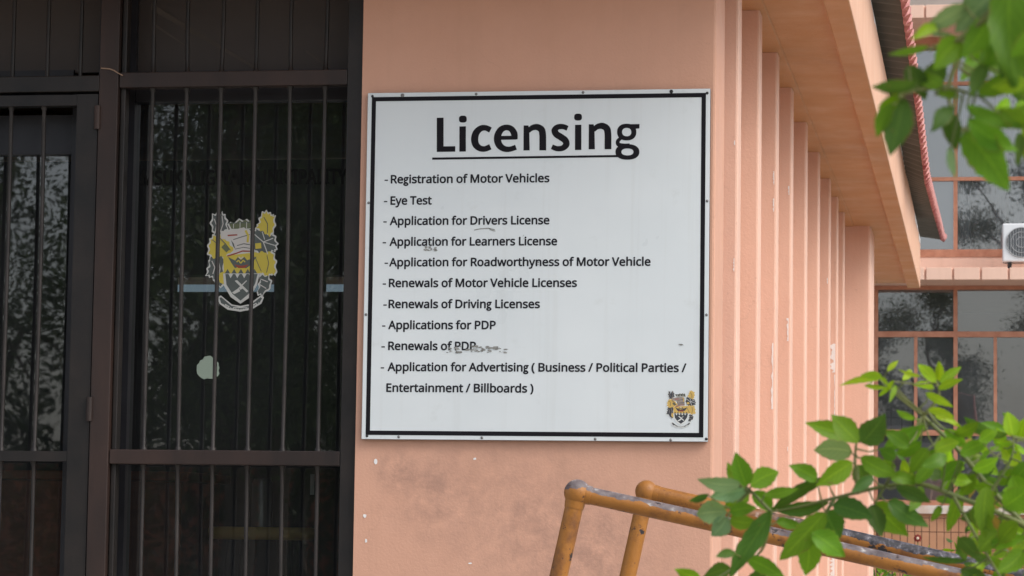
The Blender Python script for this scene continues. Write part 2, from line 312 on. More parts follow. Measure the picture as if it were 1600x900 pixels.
def far_leaf():
    m, t, b = mat('far_leaf', 0.55, 0.3); at = nd(t, 'ShaderNodeAttribute', attribute_name='tint')
    t.links.new(at.outputs['Color'], b.inputs['Base Color']); return m
M_FARLEAF = far_leaf()
M_SIGNEDGE = plain('brown_board_edge', (0.07, 0.045, 0.04), 0.7)  # dark tone also stands in for the board's shadow line
M_ROOFWORN = vary('worn_pink_sheet_edge', (0.48, 0.16, 0.15), (0.74, 0.4, 0.37), 34, 0.6, 0.1)
GLYPHS = """(163:22 148,23 181,26 213,32 245,41 276,52 306,66 334,82 361,101 387,146 387,128 361,113 333,100 305,89 275,81 244,75 213,71 181,70 149,71 118,75 87,81 56,89 26,100 -4,113 -32,128 -60,146 -86,101 -86,82 -61,66 -35,52 -7,41 22,32 53,26 84,23 116
)163:141 148,140 116,136 84,130 53,122 22,111 -7,97 -35,80 -61,61 -86,17 -86,34 -60,50 -32,63 -4,73 26,82 56,88 87,91 118,93 149,91 181,88 213,82 244,73 275,63 305,49 333,34 361,16 387,61 387,80 361,97 334,111 306,122 276,130 245,136 213,140 181
-174:22 123,22 167,153 167,153 123
/202:5 0,150 387,197 387,53 0
A346:295 0,249 120,95 120,49 0,0 0,151 388,195 388,346 0;191 280,185 296,178 319,172 338,167 316,161 296,155 280,112 163,234 163
B352:163 387,197 385,227 381,252 375,273 365,289 353,301 336,308 315,310 291,309 280,308 269,305 260,301 251,297 242,291 234,284 227,277 221,268 216,258 211,248 208,236 205,236 203,248 200,259 197,270 193,280 189,290 183,298 176,305 168,311 159,316 149,320 137,322 124,323 110,322 93,319 77,314 63,307 50,298 39,287 28,274 20,260 13,245 7,227 3,209 1,189 0,53 0,53 387;173 222,196 223,215 226,230 231,241 238,249 247,255 258,258 271,259 285,258 300,254 313,247 323,237 331,224 337,208 342,188 344,165 345,101 345,101 222;101 181,101 41,179 41,203 42,223 46,239 52,251 61,260 72,266 84,270 98,271 114,270 124,269 133,266 142,262 150,257 157,250 163,242 168,232 173,221 177,208 179,192 181,176 181
C342:218 349,203 349,189 347,175 343,163 339,151 333,139 326,129 318,120 308,112 297,105 285,99 273,94 259,90 244,87 228,85 211,85 193,85 170,88 149,93 129,99 111,108 94,118 79,130 67,144 56,160 48,177 42,196 39,218 37,230 38,243 38,254 40,266 42,277 44,288 47,299 49,310 53,310 10,299 7,288 3,277 1,266 -2,254 -3,240 -4,226 -5,211 -5,182 -4,157 1,133 8,112 19,94 32,78 48,64 67,53 88,44 112,38 137,34 165,33 194,34 215,36 236,40 255,45 274,52 292,60 308,70 323,81 337,93 349,107 360,123 370,139 378,157 384,176 389,197 391,219 392,234 392,248 391,262 389,276 386,290 383,302 379,314 375,326 369,306 328,297 332,287 336,277 340,266 343,255 346,243 348,231 349
D395:362 197,361 166,356 137,349 112,338 88,325 68,309 50,290 35,269 22,246 12,220 6,191 1,160 0,53 0,53 387,172 387,200 385,226 381,251 375,273 365,293 353,311 338,326 321,339 301,349 279,357 254,361 227;311 196,310 220,307 242,301 262,294 280,284 296,273 309,259 320,244 329,227 336,208 341,187 344,165 345,101 345,101 42,154 42,191 44,223 51,250 63,272 80,289 102,301 129,308 160
E301:269 0,53 0,53 387,269 387,269 344,101 344,101 223,259 223,259 181,101 181,101 43,269 43
G394:220 204,354 204,354 15,339 10,323 6,307 2,291 -1,274 -3,257 -4,238 -5,218 -5,189 -4,163 1,139 8,117 19,98 32,81 48,66 66,54 87,45 111,38 136,34 164,33 193,35 223,39 250,46 275,57 298,70 319,86 338,104 354,125 368,149 378,175 386,203 391,233 392,250 392,265 391,280 389,295 386,309 383,323 379,336 375,349 369,330 327,320 332,309 336,297 339,284 343,271 346,258 348,244 349,231 349,209 348,188 345,169 339,152 330,136 320,123 307,111 293,101 277,94 258,88 238,85 217,84 193,85 171,88 150,92 130,99 112,107 95,118 80,131 67,146 57,163 48,183 42,205 38,230 37,242 37,253 38,264 38,273 40,282 41,290 43,298 44,306 46,306 161,220 161
I184:161 0,22 0,22 28,67 38,67 348,22 359,22 387,161 387,161 359,116 348,116 38,161 28
K335:335 0,278 0,141 185,101 150,101 0,53 0,53 387,101 387,101 196,134 233,168 270,272 387,329 387,176 218
L284:53 0,53 387,101 387,101 43,270 43,270 0
M491:223 0,96 339,94 339,96 311,97 275,98 235,98 0,53 0,53 387,125 387,244 70,246 70,367 387,439 387,439 0,391 0,391 238,391 275,393 311,394 339,392 339,263 0
N412:359 0,302 0,95 321,93 321,95 292,97 255,97 246,97 236,97 226,98 216,98 0,53 0,53 387,109 387,315 67,317 67,316 93,314 131,314 168,314 387,359 387
P328:155 387,190 385,220 379,246 370,265 357,281 341,291 321,298 299,300 273,300 261,298 250,296 238,292 227,288 217,282 206,275 197,267 188,257 180,246 172,233 166,219 161,203 156,186 153,167 151,146 151,101 151,101 0,53 0,53 387;151 345,101 345,101 192,140 192,158 193,174 194,189 197,202 200,213 205,223 210,231 217,238 225,243 235,247 245,249 257,250 271,248 288,244 303,236 316,226 327,212 335,195 340,175 344
R337:159 387,182 386,203 384,222 380,239 375,253 368,266 359,276 349,285 338,292 325,296 311,299 294,300 277,299 262,297 249,294 236,289 225,283 216,276 207,268 199,260 193,251 187,242 182,232 177,223 173,329 0,272 0,178 160,101 160,101 0,53 0,53 387;157 345,101 345,101 201,159 201,181 202,200 206,216 211,228 220,238 230,244 243,248 258,250 275,249 287,247 298,244 307,240 315,234 322,227 328,219 333,209 337,198 341,186 343,172 344
S297:272 103,271 87,268 71,262 57,255 45,246 33,235 23,222 15,207 8,191 2,173 -2,154 -5,134 -5,123 -5,113 -5,102 -4,92 -3,83 -2,73 -1,65 1,56 3,48 5,41 8,34 10,28 13,28 60,38 55,49 51,62 48,76 44,91 41,106 39,121 37,136 37,150 37,162 39,174 41,184 44,193 49,201 54,208 59,213 66,218 73,221 81,223 90,223 99,223 108,221 117,219 124,215 131,210 137,204 144,196 150,187 155,176 161,164 167,149 173,132 179,116 185,102 191,89 198,77 206,67 214,57 223,50 232,44 242,39 254,35 266,33 279,33 294,33 308,36 322,41 335,48 346,57 357,67 366,79 374,92 380,106 385,122 389,138 391,156 392,172 392,187 391,201 389,215 386,227 383,240 379,252 375,263 371,248 329,237 333,227 337,216 340,204 343,192 346,180 348,168 349,155 349,143 349,133 348,123 345,114 342,107 338,100 334,94 329,90 323,86 316,84 309,82 301,82 293,82 284,84 275,86 267,90 261,95 254,101 248,108 243,116 237,126 232,138 226,151 221,166 215,183 209,198 202,212 195,224 188,235 181,245 172,253 164,260 154,265 143,269 131,271 118
T301:175 0,126 0,126 344,5 344,5 387,295 387,295 344,175 344
U396:347 137,346 117,343 98,338 81,330 64,321 49,310 35,296 23,281 13,263 5,243 -1,221 -4,196 -5,162 -3,133 4,107 17,86 34,70 55,58 79,51 107,49 138,49 387,98 387,98 136,99 114,104 94,112 77,123 63,137 51,154 43,175 38,199 37,216 38,231 40,244 44,256 50,266 57,275 65,282 74,288 85,293 96,296 109,298 122,298 137,298 387,347 387
V325:325 387,187 0,138 0,0 387,51 387,138 139,141 131,144 123,146 116,148 108,156 80,163 54,169 81,177 109,187 140,274 387
W504:497 387,394 0,345 0,269 254,263 277,257 300,252 318,250 330,248 318,244 300,238 277,231 252,158 0,109 0,7 387,57 387,118 151,124 126,129 102,133 80,136 59,139 81,144 104,150 129,157 153,225 387,275 387,346 152,353 126,359 102,364 79,367 59,372 87,378 118,386 151,446 387
Y307:153 197,254 387,307 387,178 150,178 0,129 0,129 148,0 387,53 387
a304:156 295,181 294,202 289,220 282,235 272,246 259,254 242,258 221,260 198,260 0,225 0,216 41,214 41,208 34,201 27,195 21,188 15,181 10,174 6,166 2,158 -1,149 -3,139 -4,128 -5,116 -5,104 -5,92 -3,80 0,70 4,60 9,51 16,43 23,37 32,32 42,28 54,26 67,25 81,27 101,33 119,44 135,59 148,78 158,102 166,131 171,164 173,213 175,213 192,212 209,210 223,205 234,198 243,189 249,179 253,167 256,153 257,142 256,131 255,120 253,110 250,100 246,90 243,81 239,72 235,57 270,67 275,78 280,89 284,102 288,115 291,128 293,142 295;170 140,145 138,124 135,108 130,95 123,86 115,79 105,76 93,74 80,75 69,78 59,83 51,89 44,97 39,106 36,116 34,127 33,145 34,161 38,176 44,189 53,199 65,207 79,211 96,213 116,213 142
b333:94 311,93 277,91 252,94 252,101 261,108 269,118 276,128 283,139 288,153 292,167 294,184 295,209 293,232 286,253 274,271 258,285 236,295 211,301 180,303 145,302 121,300 99,295 80,288 62,280 46,271 32,259 21,246 11,232 4,217 -1,201 -4,184 -5,167 -5,153 -2,139 2,128 7,118 14,108 21,101 28,94 37,90 37,80 0,46 0,46 412,94 412;176 256,161 255,148 253,137 249,127 244,118 237,111 229,106 220,101 208,98 195,96 181,94 165,94 147,94 145,95 119,98 97,104 78,111 63,122 50,136 41,155 36,177 34,195 36,211 41,224 50,235 63,243 79,249 98,253 120,254 146,253 171,249 194,243 213,235 228,224 240,210 249,194 254
c260:163 -5,144 -4,126 -1,110 3,94 10,80 19,67 30,56 44,47 59,39 77,34 97,31 119,30 144,31 169,34 192,40 213,48 231,57 246,69 260,82 271,96 280,112 287,129 292,147 295,166 296,177 295,188 295,198 293,209 291,218 289,227 286,235 283,242 280,228 241,221 243,213 245,206 248,197 250,189 252,180 253,172 254,165 254,151 253,138 251,127 247,116 242,108 235,100 226,94 216,88 205,84 192,81 177,80 161,79 144,80 127,81 112,84 98,88 85,93 74,100 64,107 55,116 48,126 43,137 39,149 37,162 36,174 36,184 37,195 38,204 41,213 43,221 46,229 49,237 53,237 10,230 7,222 4,214 1,205 -1,196 -3,186 -4,175 -5
d333:149 -5,123 -3,100 4,80 16,62 32,48 53,38 79,32 110,30 145,32 180,38 210,48 236,63 258,80 274,101 286,124 293,150 296,161 295,171 294,180 293,189 290,197 287,205 283,212 279,218 275,224 270,230 264,235 259,239 253,243 253,241 274,239 296,239 412,287 412,287 0,249 0,242 39,239 39,235 33,230 27,224 22,218 17,212 12,205 8,197 4,189 1,180 -2,170 -4,160 -5;157 34,178 36,196 40,210 48,221 59,229 74,235 91,239 112,240 135,240 144,239 170,236 192,230 211,222 227,211 240,197 249,178 254,156 256,138 254,122 249,109 239,98 226,90 209,84 190,80 168,79 144,80 119,84 97,90 79,98 63,109 50,122 41,138 36
e306:158 296,176 295,193 292,208 287,222 280,235 271,246 260,256 248,264 234,270 218,274 202,277 184,278 165,278 136,79 136,81 113,86 93,94 75,104 61,118 50,133 42,151 37,172 35,185 36,198 36,210 38,221 40,232 43,242 47,254 51,265 55,265 14,254 9,243 5,232 2,221 -1,210 -3,197 -4,184 -5,170 -5,150 -4,131 -1,113 4,97 11,82 21,69 32,57 46,47 61,40 79,34 99,31 120,30 143,31 166,34 187,39 207,46 225,55 241,65 255,77 267,91 277,106 285,122 291,140 295;158 257,141 255,127 251,115 244,104 235,95 223,88 209,83 192,80 174,228 174,228 186,226 197,224 208,220 217,216 226,211 234,205 240,197 246,189 251,180 254,169 256
f186:180 254,107 254,107 0,59 0,59 254,8 254,8 276,59 292,59 309,61 335,65 357,73 375,84 390,98 401,114 408,132 413,153 414,162 414,170 414,178 413,185 411,192 410,198 408,204 407,210 405,197 367,177 373,171 374,166 375,160 375,154 375,143 374,133 371,125 366,118 359,113 350,110 339,107 325,107 309,107 290,180 290
g333:149 296,163 295,176 293,189 290,201 285,212 279,222 271,231 262,240 252,243 252,249 290,287 290,287 -5,286 -25,284 -43,279 -59,273 -74,265 -87,255 -98,244 -108,230 -116,215 -122,198 -126,178 -129,157 -130,142 -130,127 -129,113 -127,99 -125,87 -123,75 -120,63 -116,53 -112,53 -68,63 -73,75 -77,87 -81,101 -85,115 -87,129 -89,144 -90,160 -90,177 -89,193 -85,207 -78,219 -69,228 -57,235 -43,239 -27,240 -9,240 3,241 21,242 38,239 38,231 28,222 19,213 12,202 5,190 1,177 -3,164 -5,150 -5,123 -3,99 4,79 17,61 34,48 56,38 82,32 111,30 145,32 178,38 207,48 233,61 255,79 273,99 286,123 293;155 256,144 255,133 252,123 248,114 243,106 235,99 227,93 216,88 205,84 192,81 177,80 161,79 144,80 119,84 97,90 78,99 62,110 50,123 41,139 35,157 34,167 34,177 35,186 37,194 39,202 43,209 47,215 51,220 57,225 64,229 71,233 79,236 88,238 98,239 109,240 121,241 133,241 145,240 163,238 180,235 195,232 209,226 220,220 230,213 238,204 244,194 249,182 253,169 255
h335:94 291,93 270,91 250,94 250,99 258,105 264,111 270,118 275,125 280,132 284,141 287,149 290,158 292,167 294,176 295,185 295,202 295,217 292,231 289,243 284,255 278,264 270,272 261,279 250,284 237,288 223,290 207,291 189,291 0,244 0,244 186,243 202,240 217,235 229,228 238,219 246,208 251,194 255,179 256,163 255,150 253,138 249,128 243,119 237,112 228,106 219,102 208,98 195,96 182,94 166,94 150,94 0,46 0,46 412,94 412
i140:94 290,94 0,46 0,46 290;70 399,76 399,81 397,85 395,90 392,93 388,96 383,98 376,98 369,98 362,96 356,93 350,90 346,85 343,81 340,76 339,70 339,65 339,59 340,55 343,50 346,47 350,44 356,43 362,42 369,43 376,44 383,47 388,50 392,55 395,59 397,65 399
l140:94 0,46 0,46 412,94 412
m507:365 296,388 294,408 289,424 282,438 271,449 256,457 238,461 215,463 189,463 0,415 0,415 187,415 203,412 217,407 229,401 238,393 246,383 251,371 255,356 256,337 254,320 250,307 242,296 231,288 218,282 201,279 182,278 160,278 0,231 0,231 187,230 198,229 208,227 217,224 225,221 232,216 239,211 244,205 248,198 251,190 254,181 255,171 256,157 255,145 253,134 249,125 243,117 237,111 229,105 219,101 208,98 196,96 182,94 167,94 151,94 0,46 0,46 290,85 290,92 251,94 251,99 258,104 265,110 271,117 276,124 281,131 285,138 288,146 291,154 293,163 295,171 295,180 296,196 295,211 293,224 289,236 284,246 277,255 269,263 259,269 247,271 247,279 259,289 269,299 277,311 284,324 289,337 293,351 295
n335:186 296,210 294,231 289,249 282,264 271,276 256,284 238,289 215,291 189,291 0,244 0,244 186,243 202,240 217,235 229,228 238,219 246,208 251,194 255,179 256,157 254,138 249,123 240,112 229,104 214,98 196,95 175,94 151,94 0,46 0,46 290,85 290,92 251,94 251,99 258,105 265,111 271,118 276,126 281,133 285,142 288,150 291,159 293,168 295,177 295
o328:298 146,298 128,296 112,293 96,289 82,284 68,277 56,270 44,262 34,253 25,242 17,231 10,219 5,206 0,193 -3,178 -5,163 -5,149 -5,135 -3,122 0,110 5,98 10,87 17,77 25,68 34,59 44,52 56,45 68,40 82,35 96,32 112,30 128,30 146,31 169,34 190,39 210,46 227,55 243,66 257,78 268,93 278,109 286,126 291,145 295,165 296,184 295,202 291,219 286,234 278,249 268,261 257,272 243,281 227,289 210,294 190,297 169;79 146,80 129,81 114,84 100,88 86,93 75,99 64,107 55,116 48,126 42,137 38,150 35,164 34,178 35,191 38,202 42,212 48,221 55,229 64,235 75,240 86,244 100,247 114,249 129,249 146,249 162,247 178,244 192,240 205,235 216,228 226,221 235,212 242,202 248,191 252,178 255,164 256,143 254,125 248,111 239,99 226,90 210,84 192,80 170
p333:184 296,210 293,233 286,253 275,271 258,285 237,295 212,301 181,303 146,302 122,300 100,295 80,288 63,280 47,271 33,259 21,247 12,233 4,218 -1,201 -4,184 -5,173 -5,163 -4,153 -2,144 1,136 4,128 7,121 11,115 16,109 21,103 26,98 31,94 37,90 37,93 14,94 -11,94 -130,46 -130,46 290,85 290,92 251,94 251,98 257,103 263,109 268,115 274,121 278,128 283,136 287,144 290,153 292,162 294,173 295;176 256,162 255,149 253,138 249,128 245,120 238,113 231,107 222,102 211,99 199,96 186,94 171,94 155,94 146,94 129,96 113,98 98,101 85,106 73,112 63,119 54,127 47,137 41,148 37,162 35,177 34,189 35,201 38,211 42,220 49,228 57,235 66,241 77,246 89,249 102,252 116,254 130,254 146,253 170,249 191,243 210,235 226,224 239,210 248,194 254
r224:181 296,199 295,216 293,210 249,194 251,178 252,170 252,162 251,154 248,146 245,139 242,132 237,125 232,119 226,114 219,109 212,104 204,100 195,98 186,95 176,94 166,94 155,94 0,46 0,46 290,85 290,90 237,93 237,97 245,103 253,109 260,115 267,122 273,129 279,136 284,145 288,153 291,162 294,172 295
s259:235 80,234 67,232 54,227 43,221 33,213 24,204 16,193 10,181 4,167 0,152 -3,136 -5,119 -5,105 -5,91 -4,78 -3,67 -1,56 2,46 5,37 9,28 13,28 56,37 52,47 48,58 44,70 40,83 37,95 35,108 34,120 33,137 34,152 36,163 40,173 45,180 51,185 58,188 67,189 76,189 81,188 86,186 91,183 95,180 100,175 104,169 108,162 113,153 117,143 122,131 127,118 132,104 138,91 143,80 148,69 154,60 160,52 166,44 173,38 180,34 188,30 197,28 207,28 219,30 236,35 251,45 265,58 276,74 285,92 291,113 295,137 296,150 295,162 294,174 293,186 291,197 288,208 284,219 281,229 276,213 238,204 242,194 245,184 249,174 251,164 254,154 255,144 256,133 257,119 256,107 254,97 251,89 247,82 242,77 236,74 229,73 222,74 216,75 211,77 206,80 201,84 197,90 193,96 189,104 185,113 181,123 176,135 171,148 166,161 161,173 156,185 151,195 145,204 139,212 133,219 126,225 119,229 111,233 102,234 91
t196:143 34,148 34,154 34,160 35,165 35,184 40,184 3,179 1,174 0,169 -2,162 -3,155 -4,148 -5,141 -5,135 -5,124 -5,113 -3,103 -1,93 2,84 7,76 13,68 21,62 30,57 41,53 53,51 68,50 85,50 254,9 254,9 276,50 295,69 357,98 357,98 290,181 290,181 254,98 254,98 86,98 73,101 62,105 54,110 46,117 41,125 37,133 34
u335:289 290,289 0,250 0,243 38,241 38,236 31,230 25,224 19,217 14,209 9,201 5,193 2,185 -1,176 -3,167 -4,158 -5,148 -5,132 -5,117 -3,103 1,90 6,79 12,70 20,61 29,55 40,49 53,46 67,44 83,43 100,43 290,91 290,91 103,92 87,95 73,100 61,107 51,116 44,127 38,140 35,155 34,171 35,185 37,196 41,207 46,215 53,223 61,229 71,233 82,237 94,239 108,241 123,241 139,241 290
v275:110 0,0 290,51 290,113 119,122 93,131 65,136 42,138 42,144 65,154 93,163 119,224 290,275 290,165 0
w426:233 164,225 194,218 220,213 241,211 241,207 220,200 193,192 164,140 1,86 1,6 291,55 291,95 136,103 104,110 74,112 67,113 61,114 55,114 49,116 49,120 66,125 86,130 108,136 127,187 291,239 291,289 127,297 101,304 73,306 67,307 61,308 55,309 50,311 50,315 73,322 103,330 136,371 291,420 291,339 1,283 1
y276:1 290,51 290,114 125,124 97,133 71,135 64,136 58,137 52,139 46,141 46,143 53,145 62,148 71,151 82,166 126,225 290,276 290,151 -40,146 -53,140 -65,134 -77,127 -87,120 -97,112 -105,103 -113,93 -119,83 -124,72 -127,59 -129,46 -130,39 -130,33 -130,28 -129,23 -129,6 -126,6 -88,20 -90,38 -91,46 -91,54 -89,61 -88,67 -85,73 -81,78 -77,83 -72,88 -67,92 -61,96 -54,99 -47,102 -40,118 -1"""
# ================================================================ SETTING
bm = new_bm(); box(bm, -600, -600, -0.4, 600, 900, 0.0); structure('ground', bm, M_GROUND)
FLOOR = 0.86
bm = new_bm(); box(bm, -4.0, -2.0, 0.004, 1.0, -0.003, FLOOR); structure('porch_floor', bm, M_CONC)
bm = new_bm()          # the ramp the pipe rails go down beside
for q in (((1.003, -1.95), (6.0, -1.95), (6.0, -0.45), (1.003, -0.45)),):
    lo = [bm.verts.new((x, y, 0.004)) for x, y in q]; hi = [bm.verts.new((x, y, FLOOR - 0.17*(x-1.0) if x < 5.9 else 0.05)) for x, y in q]
    bm.faces.new(lo[::-1]); bm.faces.new(hi)
    for i in range(4): bm.faces.new((lo[i], lo[(i+1) % 4], hi[(i+1) % 4], hi[i]))
structure('ramp', bm, M_CONC)

# ================================================================ OUR BUILDING
SOF = 3.36
bld = thing('municipal_building', 'low peach painted building with tall vertical fins, deep orange eave and barred glass entrance', 'building')
XL = -0.022            # where the peach pier starts beside the barred entrance
bm = new_bm(); prism(bm, [(XL, 0), (1.006, 0), (1.0115, 0.002), (1.014, 0.007), (1.014, 0.26), (XL, 0.26)], 0.002, SOF)
pier = link('front_wall', bm, M_PEACH, bld)
bm = new_bm()
box(bm, -6.0, 0.0, 0.002, -2.06, 0.33, SOF); box(bm, -2.06, 0.0, 3.31, XL-0.001, 0.33, SOF)
box(bm, -6.0, 0.33, 0.002, -5.8, 4.7, SOF)
link('side_wall', bm, M_PEACH, bld)
bm = new_bm(); box(bm, 0.80, 0.262, 0.002, 0.90, 10.9, SOF); link('side_wall', bm, M_PEACH, bld)
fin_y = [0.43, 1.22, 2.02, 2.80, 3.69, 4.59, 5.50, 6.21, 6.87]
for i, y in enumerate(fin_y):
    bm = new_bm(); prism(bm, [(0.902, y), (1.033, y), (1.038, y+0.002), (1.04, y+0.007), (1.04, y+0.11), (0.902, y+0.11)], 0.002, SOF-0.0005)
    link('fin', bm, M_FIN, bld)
bm = new_bm(); prism(bm, [(0.902, 7.55), (1.14, 7.55), (1.148, 7.553), (1.152, 7.562), (1.152, 8.08), (0.902, 8.08)], 0.002, SOF+0.003); link('end_pillar', bm, M_FIN, bld)
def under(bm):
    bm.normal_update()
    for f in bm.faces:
        if f.normal.z < -0.6: f.material_index = 1  # downward faces get the darker soffit colour: shade painted on the same beam
# eave: soffit slab, downstand edge beam, folded sheet roof with its painted edge
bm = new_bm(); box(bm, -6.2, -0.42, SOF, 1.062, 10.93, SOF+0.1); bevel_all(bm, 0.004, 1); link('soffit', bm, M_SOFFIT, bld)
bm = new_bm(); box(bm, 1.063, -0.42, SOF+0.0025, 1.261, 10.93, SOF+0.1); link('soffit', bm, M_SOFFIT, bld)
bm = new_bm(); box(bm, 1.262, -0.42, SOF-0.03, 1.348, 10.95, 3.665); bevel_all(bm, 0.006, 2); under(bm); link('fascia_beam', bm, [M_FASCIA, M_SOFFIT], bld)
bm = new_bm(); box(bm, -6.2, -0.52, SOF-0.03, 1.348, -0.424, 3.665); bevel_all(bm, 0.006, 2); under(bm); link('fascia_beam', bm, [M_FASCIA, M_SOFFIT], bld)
edge = [(-0.6, 3.747), (2.97, 3.727), (4.15, 3.706), (5.48, 3.674), (7.3, 3.595), (9.22, 3.698), (11.15, 3.807), (12.91, 3.896), (14.27, 4.03)]
def edge_z(y):
    for (a, za), (c, zc) in zip(edge, edge[1:]):
        if a <= y <= c: return za + (zc-za)*(y-a)/(c-a)
    return edge[0][1] if y < edge[0][0] else edge[-1][1]
Y0R, Y1R, XE, WAVE = -0.55, edge[-1][0], 1.452, 0.15
def wave(y): return 0.03*abs(math.sin(math.pi*y/WAVE)) - 0.018
def sheet(bm, dz, mat=0):
    n = int((Y1R-Y0R)/0.0125); rows = []
    for i in range(n+1):
        y = Y0R + (Y1R-Y0R)*i/n; row = []
        for j in range(4):
            s = j/3; row.append(bm.verts.new((0.9 + (XE-0.9)*s, y, max(3.745, edge_z(y)+0.05) + (edge_z(y)-max(3.745, edge_z(y)+0.05))*s**2 + wave(y) + dz)))
        rows.append(row)
    for a, c in zip(rows, rows[1:]):
        for j in range(3):
            f = bm.faces.new((a[j], c[j], c[j+1], a[j+1])); f.smooth = True; f.material_index = mat
bm = new_bm(); sheet(bm, 0.0); roof = link('roof_sheet', bm, M_ROOFUNDER, bld)
bm = new_bm(); sheet(bm, 0.005)
n = 1600; prev = None                      # the sheet's cut, red painted lip
for i in range(n+1):
    y = Y0R + (Y1R-Y0R)*i/n; z = edge_z(y)+wave(y)
    rg = [bm.verts.new((XE-0.001, y, z-0.012)), bm.verts.new((XE+0.006+0.8*(wave(y)+0.018), y, z-0.014)), bm.verts.new((XE+0.008+0.8*(wave(y)+0.018), y, z+0.014)), bm.verts.new((XE-0.001, y, z+0.016))]
    if prev:
        for k in range(4): bm.faces.new((prev[k], rg[k], rg[(k+1) % 4], prev[(k+1) % 4])).material_index = 1 if wave(y) > 0.0005 and k in (0, 1) else 0
    prev = rg
link('painted_edge', bm, [M_ROOFRED, M_ROOFWORN], roof)
bm = new_bm(); box(bm, -6.2, -0.5, 3.47, 1.255, 10.9, 3.66); link('roof', bm, M_CONC, bld)
rr_ = random.Random(8)
for ya, yb, wd in ((1.5, 3.2, 0.02), (6.2, 7.4, 0.03), (9.4, 10.3, 0.05), (10.5, 10.93, 0.07)):
    bm = new_bm(); n = 22; A, B2 = [], []
    for i in range(n+1):
        y = ya+(yb-ya)*i/n; A.append(bm.verts.new((1.3492, y, 3.657))); B2.append(bm.verts.new((1.3492, y, 3.657-wd*rr_.uniform(0.1, 1))))
    for i in range(n): bm.faces.new((B2[i], B2[i+1], A[i+1], A[i]))
    link('flaked_paint', bm, M_CHIP, bld)
# chips of lost paint on the fins and pier: bare plaster
def chip(bm, c, u, v, w, h, seed, nrm):
    r = random.Random(seed); k = 11; pts = []
    for i in range(k):
        a = 2*math.pi*i/k; q = r.uniform(0.6, 1.0)
        pts.append(bm.verts.new(c + u*(w*q*math.cos(a)) + v*(h*q*math.sin(a)) + nrm*0.0015))
    bm.faces.new(pts)
ux, uz, ny = Vector((1, 0, 0)), Vector((0, 0, 1)), Vector((0, -1, 0))
for i, (px, py, w, h) in enumerate(((587, 721, 3.2, 6), (742, 717, 3, 2.4), (570, 806, 3, 4), (572, 845, 2.5, 4), (735, 880, 4, 1.6))):
    bm = new_bm(); chip(bm, P(px, py, 0), ux, uz, w*0.0018, h*0.0018, i, ny); link('paint_chip', bm, M_CHIP, pier)
def flake(k, py0, py1, wid, seed, off=0.05):
    """a flaked patch down the front face's free edge of fin k"""
    bm = new_bm(); r = random.Random(seed); y = fin_y[k] - 0.0015
    d = y - EYE.y; n = 14; L, Q = [], []
    for i in range(n+1):
        py = py0 + (py1-py0)*i/n; z = EYE.z + (P(1300, py, y).z - EYE.z)
        Q.append(bm.verts.new((1.032, y, z))); L.append(bm.verts.new((1.032 - wid*r.uniform(0.25, 1), y, z)))
    for i in range(n): bm.faces.new((L[i], L[i+1], Q[i+1], Q[i]))
    link('flaked_paint', bm, M_CHIP, bld)
flake(7, 537, 582, 0.032, 1); flake(3, 497, 533, 0.009, 2); flake(2, 536, 640, 0.009, 3); flake(3, 290, 304, 0.006, 5); flake(7, 585, 660, 0.006, 6); flake(7, 870, 900, 0.03, 9)
fr_ = random.Random(31)
for q in range(6):
    k = fr_.randrange(0, 9); y0_ = fr_.uniform(140+26*k, 700); flake(k, y0_, y0_+fr_.uniform(5, 26), fr_.uniform(0.004, 0.008), 50+q)

# ---- glazed entrance behind the bars
YG = 0.17
def wx(px, y, py=450): return P(px, py, y).x
def wz(py, y, px=350): return P(px, py, y).z
ent = link('entrance_frame', (lambda b: (
    [box(b, wx(a, YG), YG-0.03, FLOOR, wx(c, YG), YG+0.03, 3.3) for a, c in ((150, 208), (545, 574))],
    [box(b, wx(208, YG)+0.001, YG-0.028, wz(lo, YG), wx(545, YG)-0.001, YG+0.028, wz(hi, YG)) for lo, hi in ((160, 112),)],
    [box(b, wx(a, YG), YG-0.026, FLOOR+0.02, wx(c, YG), YG+0.026, wz(150, YG, 60)) for a, c in ((110, 149), (-190, -150), (-420, -380))],
    [box(b, -2.05, YG-0.024, wz(lo, YG, 60), wx(110, YG)-0.001, YG+0.024, wz(hi, YG, 60)) for lo, hi in ((243, 182), (150, 112))],
    box(b, -2.05, YG-0.02, FLOOR, wx(110, YG)-0.001, YG+0.02, FLOOR+0.12),
    box(b, wx(208, YG), YG-0.02, FLOOR, wx(545, YG), YG+0.02, FLOOR+0.1), b)[-1])(new_bm()), M_ALU, bld)
def pane(name, x0, x1, z0, z1, m, par, y=YG):
    b = new_bm(); vs = [b.verts.new(c) for c in ((x0, y, z0), (x1, y, z0), (x1, y, z1), (x0, y, z1))]; b.faces.new(vs)
    return link(name, b, m, par)
pane('pane', wx(208, YG), wx(545, YG), FLOOR+0.1, wz(160, YG), M_GLASS, ent)
pane('pane', -2.05, wx(110, YG), FLOOR+0.12, wz(243, YG, 60), M_GLASS, ent)
bm = new_bm(); box(bm, -2.05, YG-0.01, wz(112, YG)+0.002, wx(150, YG), YG+0.01, 3.3); box(bm, wx(208, YG), YG-0.01, wz(112, YG)+0.002, wx(545, YG), YG+0.01, 3.3)
tb = link('transom_board', bm, M_BOARD, bld)
for q in (((236, 10), (402, 108), 5.5), ((240, 38), (288, 70), 2.5), ((478, 80), (512, 104), 2.5)):  # pale strips paint a diagonal reflection onto the board
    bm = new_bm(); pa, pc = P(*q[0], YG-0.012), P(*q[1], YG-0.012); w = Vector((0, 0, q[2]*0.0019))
    bm.faces.new([bm.verts.new(v) for v in (pa-w, pc-w*0.4, pc+w*0.4, pa+w)]); link('dust_streak', bm, M_DUST, tb)  # strip of painted reflection
